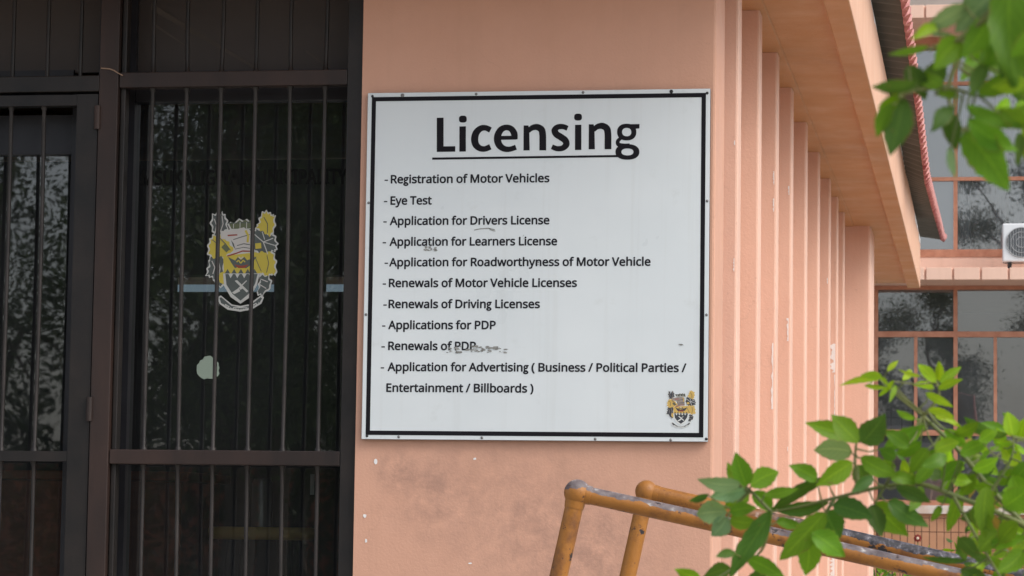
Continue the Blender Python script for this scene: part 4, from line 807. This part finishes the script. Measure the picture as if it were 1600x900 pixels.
# ================================================================ BACK BUILDING
YF = 27.0
blk = thing('office_block', 'two storey peach block at the back with orange framed windows', 'building', (3, YF, 0))
XA, XB = -3.0, 12.0
bz = lambda py, y=YF: P(1480, py, y).z
bx = lambda px, y=YF: P(px, 450, y).x
def slab(name, x0, x1, y0, y1, z0, z1, m, par=None, bev=0):
    b = new_bm(); box(b, x0, y0, z0, x1, y1, z1)
    if bev: bevel_all(b, bev, 2)
    return link(name, b, m, blk if par is None else par)
slab('lower_wall', XA, XB, YF, YF+0.2, 0.002, bz(803), M_LOWERWALL)
slab('sill', XA, XB, YF-0.06, YF+0.2, bz(803)+0.001, bz(790), M_CHIPPAINT)
slab('band_wall', XA, XB, YF-0.02, YF+0.2, bz(447), bz(402), M_BRICKPAINT)
def coping(y0, z0, z1, x_first, step_px, par_name):
    """a projecting course of painted blocks with open joints"""
    b = new_bm(); x = bx(x_first, y0); st = bx(x_first+step_px, y0)-x
    k0 = -int((x-XA)/st); xx = x + k0*st
    while xx < XB:
        box(b, xx+0.012, y0, z0, xx+st-0.012, YF-0.03, z1); xx += st
    box(b, XA, y0+0.05, z0+0.003, XB, YF-0.035, z1-0.01)
    bevel_all(b, 0.004, 1); return link(par_name, b, M_BRICKPAINT, blk)
coping(26.2, bz(437, 26.2), bz(418, 26.2), 1489, 43.5, 'ledge')
coping(25.9, bz(27, 25.9), bz(7, 25.9), 1445, 50, 'cornice')
slab('parapet', XA, XB, YF-0.028, YF+0.2, bz(58), bz(9), M_BRICKPAINT)
slab('roof', XA, XB, YF-0.028, YF+9, bz(9)+0.002, bz(9)+0.12, M_CONC)
slab('end_wall', XA-0.2, XA, YF, YF+9, 0.002, bz(9), M_BRICKPAINT)
for nm, (zt, zbm), vert, hor in (
    ('upper_window', (58, 402), [1366, 1493] + [1493+128*k for k in range(1, 11)], [(75, 58), (134, 128), (283, 277), (402, 390)]),
    ('lower_window', (447, 790), [1369, 1493] + [1493+124*k for k in range(1, 11)], [(453, 447), (527, 518), (681, 672), (790, 782)])):
    b = new_bm()
    for (a, c) in hor: box(b, XA, YF-0.03, bz(a)+0.001, XB, YF+0.03, bz(c)-0.001)
    L0 = [870, 994, 1118, 1242]
    zs = sorted(hor, key=lambda h: -h[0])
    for px in L0 + vert:
        for (a, c), (a2, c2) in zip(zs, zs[1:]):
            box(b, bx(px-3.2), YF-0.025, bz(c)-0.0005, bx(px+3.2), YF+0.025, bz(a2)+0.0005)
    if nm == 'lower_window':
        for px in [1431+124*k for k in range(0, 11)]: box(b, bx(px-2.6), YF-0.02, bz(672)+0.001, bx(px+2.6), YF+0.02, bz(527)-0.001)
    wf = link(nm, b, M_ORANGE_FRAME, blk)
    g = new_bm(); rr = random.Random(5)
    for px0, px1 in zip(L0+vert, (L0+vert)[1:]):
        for (a, c), (a2, c2) in zip(zs, zs[1:]):
            tw = rr.uniform(-0.006, 0.006); th = rr.uniform(-0.003, 0.003)
            X0, X1, Z0, Z1 = bx(px0), bx(px1), bz(c), bz(a2)
            yy = YF+0.004
            q = [g.verts.new(v) for v in ((X0, yy-tw+th, Z0), (X1, yy+tw+th, Z0), (X1, yy+tw-th, Z1), (X0, yy-tw-th, Z1))]
            g.faces.new(q)
    link('pane', g, M_GLASS_UP if nm == 'upper_window' else M_GLASS_FAR, wf)
slab('inner_wall', XA, XB, YF+4, YF+4.1, 0.002, bz(9), M_INSIDE)
slab('inner_floor', XA, XB, YF+0.21, YF+3.99, bz(447), bz(430), M_INSIDE)
def curtain(name, px0, px1, z0, z1, m, y=YF+0.22):
    b = new_bm(); X0, X1 = bx(px0), bx(px1); n = 40; pr = None
    for i in range(n+1):
        x = X0+(X1-X0)*i/n; yy = y+0.04*math.sin(i*0.9)
        c = (b.verts.new((x, yy, z0)), b.verts.new((x, yy, z1)))
        if pr: b.faces.new((pr[0], c[0], c[1], pr[1])).smooth = True
        pr = c
    return link(name, b, m, blk)
curtain('curtain', 1497, 1517, bz(392), bz(140), M_CURTAIN); curtain('curtain', 1557, 1572, bz(392), bz(140), M_CURTAIN); curtain('curtain', 1577, 1640, bz(392), bz(140), M_CURTAIN)
b = new_bm()
for i in range(4): box(b, bx(1375+i*17), YF+0.3, bz(671), bx(1375+i*17+15.5), YF+0.33, bz(652)); box(b, bx(1375+i*17), YF+0.3, bz(651), bx(1375+i*17+15.5), YF+0.33, bz(641))
link('white_shutter', b, plain('white_shutter_paint', (0.6, 0.62, 0.64), 0.6), blk)

# air conditioner on the ledge
ya = 26.3; a0, a1 = P(1566.5, 409, ya), P(1640, 348.5, ya)
ac = thing('air_conditioner', 'white air conditioner with round dark grille on the ledge of the back building', 'air conditioner', ((a0.x+a1.x)/2, ya, bz(418, 26.2)))
b = new_bm(); box(b, a0.x, ya, a0.z, a1.x, ya+0.3, a1.z); bevel_all(b, 0.02, 3); link('casing', b, M_WHITE_METAL, ac)
cx, cz, rad = a0.x+0.033*8, (a0.z+a1.z)/2, (a1.z-a0.z)*0.385
cx = P(1596, 380, ya).x
b = new_bm(); tube(b, [(cx, ya-0.004, cz), (cx, ya-0.001, cz)], rad, 40); link('grille', b, M_GRILLE, ac)
b = new_bm()
for k in range(-5, 6):
    x = cx+k*rad/5.6; hh = math.sqrt(max(0, rad*rad-(x-cx)**2)); tube(b, [(x, ya-0.01, cz-hh), (x, ya-0.01, cz+hh)], 0.004, 6)
for q in (0.35, 0.7, 1.0):
    tube(b, [(cx+rad*q*math.cos(i*math.pi/18), ya-0.012, cz+rad*q*math.sin(i*math.pi/18)) for i in range(37)], 0.005, 6)
link('grille_wire', b, plain('grey_grille_wire', (0.35, 0.36, 0.37), 0.4), ac)
for x in (a0.x+0.06, a1.x-0.1):
    b = new_bm(); box(b, x, ya+0.02, bz(418, 26.2)+0.002, x+0.05, ya+0.28, a0.z); link('foot', b, M_GATE, ac)

b = new_bm(); xp = a1.x-0.06
tube(b, [(xp, ya+0.31, a0.z+0.12), (xp, ya+0.42, a0.z+0.10), (xp, YF-0.04, a0.z+0.14), (xp, YF-0.04, a0.z+1.2)], 0.02, 8); link('pipe', b, M_WHITE_METAL, ac)
# wire fence, flower and low planting before the back building
yf = 24.0
fence = thing('wire_fence', 'thin rusty wire fence before the orange wall of the back building', 'fence', (P(1440, 860, yf).x, yf, 0))
b = new_bm()
zt = P(1440, 806, yf).z
x = P(1360, 830, yf).x; xe = 9.0; i = 0; rr = random.Random(2)
while x < xe:
    tube(b, [(x, yf, 0.02), (x+rr.uniform(-.008, .008), yf, zt)], 0.0055, 6); x += 0.082
for py in (808, 832, 858, 884):
    z = P(1440, py, yf).z; tube(b, [(P(1360, 830, yf).x, yf-0.006, z+rr.uniform(-.01, .01)), (xe, yf-0.006, z)], 0.0055, 6)
link('wire_mesh', b, M_RUSTWIRE, fence)
for px in (1372, 1545, 1718, 1890):
    b = new_bm(); tube(b, [(P(px, 830, yf).x, yf+0.03, 0), (P(px, 830, yf).x, yf+0.03, zt+0.03)], 0.025, 10); link('post', b, M_RUSTWIRE, fence)
# ================================================================ LEAVES
TINT = {0: (0.14, 0.285, 0.018), 1: (0.28, 0.46, 0.02), 2: (0.07, 0.155, 0.024), 3: (0.19, 0.31, 0.16), 5: (0.30, 0.20, 0.05), 4: (0.21, 0.38, 0.016)}
def leaf(bm, uvl, colr, base, tip, width, tone, rnd, teeth=0.05, fold=0.35, droop=0.12, roll=0.0, n=12):
    ax = tip-base; ln = ax.length; ax = ax/ln
    view = (EYE-base).normalized()
    nrm = (view - ax*view.dot(ax)).normalized()
    if roll: nrm = Matrix.Rotation(roll, 3, ax) @ nrm
    side = ax.cross(nrm).normalized()
    c = TINT[tone]; k = rnd.uniform(0.8, 1.22); hue = rnd.uniform(-0.12, 0.12)
    col = (c[0]*k*(1+hue), c[1]*k, c[2]*k*(1-hue), 1)
    rows = []; ex = rnd.uniform(0.58, 0.9); sk = rnd.uniform(0.74, 0.98); bend = rnd.uniform(-0.07, 0.07); wav = rnd.uniform(0, 6.28); wam = rnd.uniform(0.0, 0.05)
    for i in range(n+1):
        t = i/n; prof = (math.sin(math.pi*t**sk)**ex)*(1-0.45*t**5) if 0 < t < 1 else 0.0
        if i == n: prof = 0.0
        tt = 1 + (teeth if i % 2 else -teeth)
        hw = width/2*prof*tt
        mid = base + ax*(ln*t) - nrm*(droop*ln*t*t) + side*(bend*ln*math.sin(math.pi*t))
        lift = nrm*(fold*hw)
        row = []
        for u in (-1, -0.5, 0, 0.5, 1):
            row.append((bm.verts.new(mid + side*(hw*u) + lift*abs(u)**1.3 + nrm*(wam*ln*u*math.sin(t*9+wav+u))), u, t))
        rows.append(row)
    for a, b in zip(rows, rows[1:]):
        for j in range(4):
            q = (a[j], a[j+1], b[j+1], b[j])
            f = bm.faces.new([v[0] for v in q]); f.smooth = True
            for lp, v in zip(f.loops, q): lp[uvl].uv = (v[1], v[2]); lp[colr] = col
def leaf_bm():
    bm = new_bm(); return bm, bm.loops.layers.uv.new('UVMap'), bm.loops.layers.float_color.new('tint')

# ---- bush in front of the ramp, lower right
YB0 = -4.9
LOW = [ # base, tip, width (photo pixels), tone
 ((1166,760),(1149,706),36,0),((1172,760),(1217,737),36,0),((1158,756),(1090,750),26,3),((1152,758),(1136,722),20,0),((1165,765),(1108,778),34,3),((1170,764),(1132,795),38,0),
 ((1175,768),(1208,802),28,0),((1192,773),(1247,762),20,0),((1108,772),(1076,783),13,2),((1136,800),(1088,804),40,3),((1136,808),(1112,838),34,3),((1140,800),(1182,794),24,0),((1140,812),(1184,816),26,0),
 ((1278,750),(1234,727),28,0),((1330,684),(1259,659),32,0),((1342,692),(1300,647),40,0),((1346,692),(1384,648),46,2),((1332,706),(1271,704),40,3),((1332,722),(1276,760),36,0),
 ((1340,726),(1354,767),34,2),((1344,714),(1404,742),32,0),((1380,702),(1444,664),28,0),((1292,745),(1200,803),22,2),((1212,798),(1298,784),26,2),((1212,814),(1252,822),20,0),
 ((1206,798),(1138,905),38,2),((1290,800),(1218,876),42,0),((1290,798),(1312,842),52,2),((1262,842),(1258,900),40,0),((1268,832),(1322,870),42,0),((1302,788),(1364,810),38,2),((1362,788),(1378,840),32,2),
 ((1368,784),(1420,838),44,0),((1388,782),(1452,824),32,2),((1098,908),(1054,890),24,4),((1168,872),(1230,908),28,0),((1150,864),(1118,870),16,2),((1142,888),(1100,902),34,2),((1200,890),(1160,912),24,2),
 # young tips
 ((1462,598),(1434,568),19,1),((1466,596),(1467,564),17,1),((1468,598),(1503,573),16,1),((1466,608),(1504,593),15,1),((1460,607),(1424,600),13,1),((1376,592),(1311,603),12,1),((1378,588),(1344,586),15,1),
 ((1386,580),(1404,563),10,1),((1396,594),(1388,612),9,1),((1350,602),(1386,606),9,1),((1424,578),(1410,594),13,1),((1440,588),(1404,577),7,1),((1446,614),(1490,636),15,1),((1450,640),(1492,652),14,1),((1460,650),(1502,668),13,1),
 ((1388,606),(1376,588),10,1),((1392,600),(1372,620),9,4),((1400,602),(1390,628),9,4),
 ((1582,682),(1574,643),29,1),((1566,698),(1596,727),32,1),((1592,690),(1606,650),24,1),((1590,706),(1556,690),20,4),
 # right-hand mass
 ((1500,762),(1480,832),24,0),((1520,790),(1556,834),32,0),((1542,760),(1540,842),34,0),((1568,792),(1610,762),44,0),((1500,840),(1532,874),26,2),((1562,830),(1528,864),36,0),((1548,852),(1604,838),26,0),
 ((1580,884),(1606,846),30,4),((1512,876),(1440,870),12,2),((1582,742),(1612,806),44,0),((1440,690),(1400,712),28,0),((1450,700),(1420,740),30,0),((1460,705),(1500,690),26,4),((1480,712),(1440,728),26,0),
 ((1500,710),(1545,690),26,0),((1505,720),(1470,755),28,0),((1520,735),(1560,715),24,4),((1525,740),(1500,775),26,0),((1390,745),(1440,755),24,0),((1400,760),(1455,785),26,2),((1430,755),(1460,720),24,0),
 ((1440,760),(1420,800),22,0),((1490,680),(1530,660),24,0),((1475,670),(1510,700),22,0),((1560,755),(1590,735),26,0),((1545,800),(1500,812),26,2),((1590,815),(1560,850),32,0),((1600,860),(1555,895),34,0),
 ((1470,790),(1455,815),14,0),((1530,690),(1560,672),22,4),((1410,690),(1440,672),24,0),((1400,716),(1372,700),22,0),((1420,700),(1380,672),26,0),((1430,655),(1400,640),12,4),((1500,890),(1545,905),26,2),((1540,880),(1500,900),20,4),
 ((1560,770),(1520,760),28,0),((1610,720),(1570,760),30,0),((1480,745),(1520,752),24,4),((1440,735),(1478,742),24,2),((1365,745),(1330,770),20,2),((1400,730),(1365,725),24,0)]
STEMS = [[(1750,960),(1640,860),(1550,766),(1500,706),(1442,650),(1392,606),(1372,586)], [(1760,985),(1640,850),(1560,802),(1500,778),(1440,757),(1382,760),(1305,778),(1248,792),(1205,800)],
 [(1342,772),(1336,730),(1338,690),(1340,680)], [(1205,800),(1172,766),(1160,756)], [(1172,766),(1140,802),(1136,830)], [(1490,776),(1545,872),(1600,960)], [(1442,650),(1466,622),(1465,598)],
 [(1550,766),(1580,716),(1584,682)], [(1305,778),(1268,835),(1262,845)], [(1382,760),(1368,785)], [(1205,800),(1190,860),(1142,890)], [(1700,905),(1600,840),(1560,830)]]
def build_bush(name, label, ydepth, leaves, stems, root, thick, seed, extra, stem_w, spread):
    rnd = random.Random(seed)
    mm = (ydepth-EYE.y)/FPX*1.01
    t = thing(name, label, 'bush', root)
    b = new_bm()
    samples = []
    def stalk(p, inward):
        q = min(samples, key=lambda s: (s-p).length)
        if 0.004 < (q-p).length < 0.075: tube(sb, [p+inward*0.002, (p+q)/2-Vector((0, 0, 0.003)), q], [0.0007, 0.0009, 0.0011], 5)
    for i, s in enumerate(stems):
        pts = []
        for k, (x, y) in enumerate(s):
            pts.append(P(x, y, ydepth + (0.05 if i == 0 else 0.0) + spread*0.3*math.sin(i*2.1)*k/len(s)*0.5))
        if i in stem_w.get('root', ()): pts.insert(0, Vector(root)+Vector((0.02*i, 0.02*i, 0)))
        fine = []
        for (p0, p1, p2, p3) in [(pts[max(q-1, 0)], pts[q], pts[q+1], pts[min(q+2, len(pts)-1)]) for q in range(len(pts)-1)]:
            for k in range(6):
                u = k/6; fine.append(0.5*((2*p1)+(p2-p0)*u+(2*p0-5*p1+4*p2-p3)*u*u+(3*p1-p0-3*p2+p3)*u**3))
        fine.append(pts[-1]); m = len(fine)
        samples += fine
        w = thick*(1.0 if i < 2 else 0.5)
        tube(b, fine, [w*(1.0-0.72*k/m) for k in range(m)], 8)
    sb = b; b, uvl, colr = leaf_bm()
    for i, (a, c, w, tone) in enumerate(leaves):
        d0 = rnd.uniform(-0.5, 0.5)*spread
        pb = P(a[0], a[1], ydepth+d0); pt = P(c[0], c[1], ydepth+d0+rnd.uniform(-0.018, 0.018))
        stalk(pb, (pt-pb).normalized())
        leaf(b, uvl, colr, pb, pt, w*mm*0.93, tone, rnd, fold=rnd.uniform(0.12, 0.45), droop=rnd.uniform(-0.02, 0.10), roll=rnd.uniform(-0.35, 0.35))
    for (x, y, ang, L, w, tone, dd) in extra(rnd):
        d0 = dd; pb = P(x, y, ydepth+d0); pt = P(x+L*math.cos(ang), y+L*math.sin(ang), ydepth+d0+rnd.uniform(-0.03, 0.03))
        stalk(pb, (pt-pb).normalized())
        leaf(b, uvl, colr, pb, pt, w*mm, tone, rnd, fold=rnd.uniform(0.1, 0.5), droop=rnd.uniform(-0.02, 0.15), roll=rnd.uniform(-0.9, 0.9))
    link('stem', sb, M_STEM, t)
    link('foliage', b, M_LEAF, t)
    return t
def extra_low(rnd):
    out = []
    for _ in range(150):                       # behind the traced leaves, thickening to the right
        x = 1390 + 260*rnd.random()**0.75; y = rnd.uniform(672, 910)
        if x < 1505 and y > 785: continue
        out.append((x, y, rnd.uniform(-2.8, 0.6), rnd.uniform(22, 46), rnd.uniform(10, 24), rnd.choice((0, 0, 0, 2, 4, 4, 4, 3, 5) if rnd.random() < 0.4 else (0, 4, 2)), rnd.uniform(0.05, 0.35)))
    for _ in range(90):                       # the bush goes on outside the frame
        x = rnd.uniform(1610, 1850); y = rnd.uniform(700, 1300)
        out.append((x, y, rnd.uniform(-3, 3), rnd.uniform(36, 60), rnd.uniform(20, 34), rnd.choice((0, 0, 2)), rnd.uniform(-0.2, 0.5)))
    return out
bush = build_bush('rose_bush', 'leafy green bush with toothed leaves and lime shoots before the pipe rails', YB0, LOW, STEMS, (2.15, YB0+0.1, 0.0), 0.0042, 7, extra_low, {'root': (0, 1)}, 0.10)

# ---- branch of leaves hanging in at the top right, much nearer the camera
YU0 = -5.95
UP = [((1512,8),(1446,50),34,3),((1572,-25),(1492,52),66,3),((1580,-45),(1592,148),70,0),((1640,-30),(1622,120),60,2),((1452,72),(1388,86),15,0),((1500,62),(1462,108),46,0),((1476,98),(1440,128),40,2),((1418,102),(1446,156),36,2),
 ((1436,130),(1360,137),26,2),((1476,134),(1436,118),28,0),((1404,146),(1374,186),26,4),((1412,152),(1390,242),52,2),((1462,146),(1502,152),20,0),((1490,168),(1456,206),30,2),((1488,176),(1494,236),34,2),
 ((1484,228),(1494,280),17,3),((1506,206),(1574,297),62,0),((1512,186),(1592,236),44,0),((1508,164),(1598,196),26,0),((1528,148),(1594,108),34,0),((1560,60),(1530,110),20,0),((1500,60),(1445,48),10,3),((1600,130),(1560,90),40,2),
 ((1395,160),(1370,215),26,0),((1548,20),(1500,92),42,0),((1604,50),(1542,104),48,0),((1562,-10),(1524,66),46,0),((1606,128),(1546,134),32,4),((1540,100),(1518,152),28,2),((1604,200),(1560,170),34,0),((1470,40),(1425,62),20,4)]
UPS = [[(1800,-180),(1640,-60),(1560,10),(1512,55),(1496,95),(1482,136),(1486,170),(1496,205)], [(1560,10),(1500,60),(1456,74)], [(1482,136),(1440,140),(1408,148)], [(1640,-60),(1600,40),(1575,110)], [(1482,136),(1530,150)]]
def extra_up(rnd):
    out = []
    for _ in range(34):
        x = 1510+110*rnd.random()**0.6; y = rnd.uniform(-30, 215)
        if y > 130 and x < 1560: continue
        out.append((x, y, rnd.uniform(-0.6, 2.6), rnd.uniform(40, 80), rnd.uniform(18, 36), rnd.choice((0, 0, 2, 3, 4)), rnd.uniform(0.05, 0.3)))
    for _ in range(50):
        x = rnd.uniform(1620, 1900); y = rnd.uniform(-350, 60)
        out.append((x, y, rnd.uniform(-3, 3), rnd.uniform(60, 110), rnd.uniform(36, 60), rnd.choice((0, 0, 2)), rnd.uniform(-0.2, 0.4)))
    return out
build_bush('tall_bush', 'blurred green branch of a tall bush hanging in at the top right corner', YU0, UP, UPS, (2.35, YU0+0.05, 0.0), 0.0036, 9, extra_up, {'root': (0,)}, 0.035)

# ---- low planting and the flower by the wire fence
def clump(name, label, c, w, d, h, n, lf, seed, tones, cat='plant', group=None):
    rnd = random.Random(seed); t = thing(name, label, cat, c, group)
    b = new_bm()
    for k in range(9):
        a = rnd.uniform(0, 6.28); tube(b, [Vector(c)+Vector((rnd.uniform(-w, w)*0.3, rnd.uniform(-d, d)*0.3, 0)), Vector(c)+Vector((rnd.uniform(-w, w)*0.8, rnd.uniform(-d, d)*0.8, h*0.85))], [0.015, 0.004], 6)
    link('stem', b, M_BARK, t)
    b, uvl, colr = leaf_bm()
    for _ in range(n):
        u, v = rnd.uniform(-1, 1), rnd.uniform(-1, 1); top = h*(1-0.35*(u*u))*rnd.uniform(0.85, 1.08)
        p = Vector(c)+Vector((u*w, v*d, top*rnd.random()**0.5))
        dr = Vector((rnd.uniform(-1, 1), rnd.uniform(-1, 0.6), rnd.uniform(-0.3, 0.9))).normalized()
        leaf(b, uvl, colr, p, p+dr*lf*rnd.uniform(0.7, 1.3), lf*0.5, rnd.choice(tones), rnd, n=4, roll=rnd.uniform(-1.2, 1.2))
    link('foliage', b, M_LEAF, t)
for i, (px, top, lab) in enumerate(((1385, 856, 'low green plant beside the end pillar under the pipe rails'), (1440, 866, 'low green plant under the red flower by the wire fence'), (1500, 852, 'low pale green plant by the wire fence behind the bush'), (1560, 858, 'low green plant at the far right behind the bush'))):
    q = P(px, top, 22.5); clump('garden_plant', lab, (q.x, 22.5, 0), 0.28, 0.3, q.z, 420, 0.085, 20+i, (0, 4, 3), 'plant', 'low plants along the wire fence')
q = P(1434, 841, 22.2)
fl = thing('flower', 'small dark red flower with a pale centre by the wire fence', 'flower', (q.x, 22.2, 0))
b = new_bm(); tube(b, [(q.x, 22.2, 0), (q.x+0.02, 22.2, q.z*0.5), (q.x, 22.19, q.z)], 0.006, 6); link('stem', b, M_STEM, fl)
b = new_bm()
for k in range(8):
    a = k*math.pi/4; d = Vector((math.cos(a), 0, math.sin(a))); s = Vector((-d.z, 0, d.x))
    o = Vector((q.x, 22.17, q.z))
    vs = [b.verts.new(v) for v in (o, o+d*0.03+s*0.016, o+d*0.046+Vector((0, 0.012, 0)), o+d*0.03-s*0.016)]; b.faces.new(vs)
link('petal', b, plain('dark_red_petal', (0.22, 0.02, 0.015), 0.7), fl)
b = new_bm(); ball(b, Vector((q.x, 22.165, q.z)), 0.015, 12, 8, sy=0.6); link('centre', b, plain('pale_flower_centre', (0.75, 0.6, 0.45), 0.8), fl)

# ================================================================ TREES ACROSS THE YARD (seen mirrored in the glass)
import numpy as np
def leaf_cloud(name, P0, size, col, parent, seed):
    """thousands of small four-cornered leaves as one foliage mesh"""
    g = np.random.default_rng(seed); n = len(P0)
    d = g.normal(size=(n, 3)); d[:, 2] -= 0.3; d /= np.linalg.norm(d, axis=1)[:, None]
    s = np.cross(d, g.normal(size=(n, 3))); s /= np.linalg.norm(s, axis=1)[:, None]
    L = g.uniform(size[0], size[1], (n, 1)); P0 = P0 - np.array(base_of(parent))
    V = np.stack([P0, P0+d*L*0.5+s*L*0.3, P0+d*L, P0+d*L*0.5-s*L*0.3], 1).reshape(-1, 3)
    me = bpy.data.meshes.new(name); me.vertices.add(4*n); me.vertices.foreach_set('co', V.ravel())
    me.loops.add(4*n); me.loops.foreach_set('vertex_index', np.arange(4*n)); me.polygons.add(n)
    me.polygons.foreach_set('loop_start', np.arange(n)*4); me.polygons.foreach_set('loop_total', np.full(n, 4))
    at = me.attributes.new('tint', 'FLOAT_COLOR', 'CORNER'); k = g.uniform(0.65, 1.35, (n, 1))
    c = np.concatenate([np.array([col])*k, np.ones((n, 1))], 1); at.data.foreach_set('color', np.repeat(c, 4, 0).ravel())
    me.update(calc_edges=True); me.materials.append(M_FARLEAF)
    o = bpy.data.objects.new(name, me); COL.objects.link(o); o.parent = parent; return o
def tree(loc, h, r, seed, label, n, spread=0.2):
    rnd = random.Random(seed); g = np.random.default_rng(seed); loc = Vector(loc)
    t = thing('tree', label, 'tree', loc, 'trees mirrored in the glass')
    b = new_bm()
    tube(b, [loc, loc+Vector((0.1, 0, h*0.25)), loc+Vector((-0.05, 0.1, h*0.55))], [0.28, 0.2, 0.13], 10)
    cl = []
    for k in range(24):
        a = rnd.uniform(0, 6.28); e = rnd.uniform(0.32, 1.0); w = math.sin(math.pi*min(1, (e-0.2)/0.9))**0.5
        q = loc+Vector((r*w*rnd.uniform(0.1, 0.95)*math.cos(a), r*w*rnd.uniform(0.1, 0.95)*math.sin(a), h*e*0.95)); cl.append(q)
        if k % 2 == 0: tube(b, [loc+Vector((0, 0, h*min(0.5, e*0.5))), (loc+Vector((0, 0, h*0.55))+q)/2, q], [0.1, 0.06, 0.02], 6)
    link('trunk', b, M_BARK, t)
    C = np.array([tuple(q) for q in cl])[g.integers(0, len(cl), n)]
    leaf_cloud('crown', C + g.normal(size=(n, 3))*np.array([1, 1, 0.8])*r*spread, (0.05, 0.12), (0.055, 0.085, 0.026), t, seed)
for i, (x, y, h, r, n) in enumerate(((-19, -34, 10, 3.4, 14000), (-14.2, -35, 10.0, 2.6, 9000), (-8.9, -31, 11.5, 3.6, 60000), (-10.2, -38, 12.5, 3.5, 60000), (-11.2, -44, 13.5, 3.4, 50000), (-5.0, -36, 10, 3.4, 30000), (-1.0, -33, 12.4, 3.4, 60000), (5.3, -38, 18.5, 3.5, 60000), (8.5, -34, 12.5, 3.6, 16000))):
    tree((x, y, 0), h, r, 40+i, 'leafy tree across the yard mirrored in the window glass', n, 0.12 if x > -6 else 0.19)
hedge = thing('hedge', 'tall dark hedge across the yard mirrored low in the glass', 'hedge', (-8, -42, 0))
g = np.random.default_rng(77); n = 60000; X = g.uniform(-34, 14, n)
Z = (4.3+0.5*np.sin(X*0.9)+0.4*np.sin(X*2.3+1)+0.3*np.sin(X*5.1))*g.uniform(0, 1, n)**0.7
leaf_cloud('foliage', np.stack([X, -42+g.normal(0, 0.6, n), Z], 1), (0.10, 0.22), (0.045, 0.07, 0.022), hedge, 78)
b = new_bm(); box(b, -40, -52, 0.002, 30, -51.7, 3.4)
tag(link('boundary_wall', b, vary('red_brown_brick', (0.20, 0.08, 0.045), (0.30, 0.13, 0.08), 3, 0.9, 0.2)), 'long red brown boundary wall across the yard mirrored in the glass', 'wall')
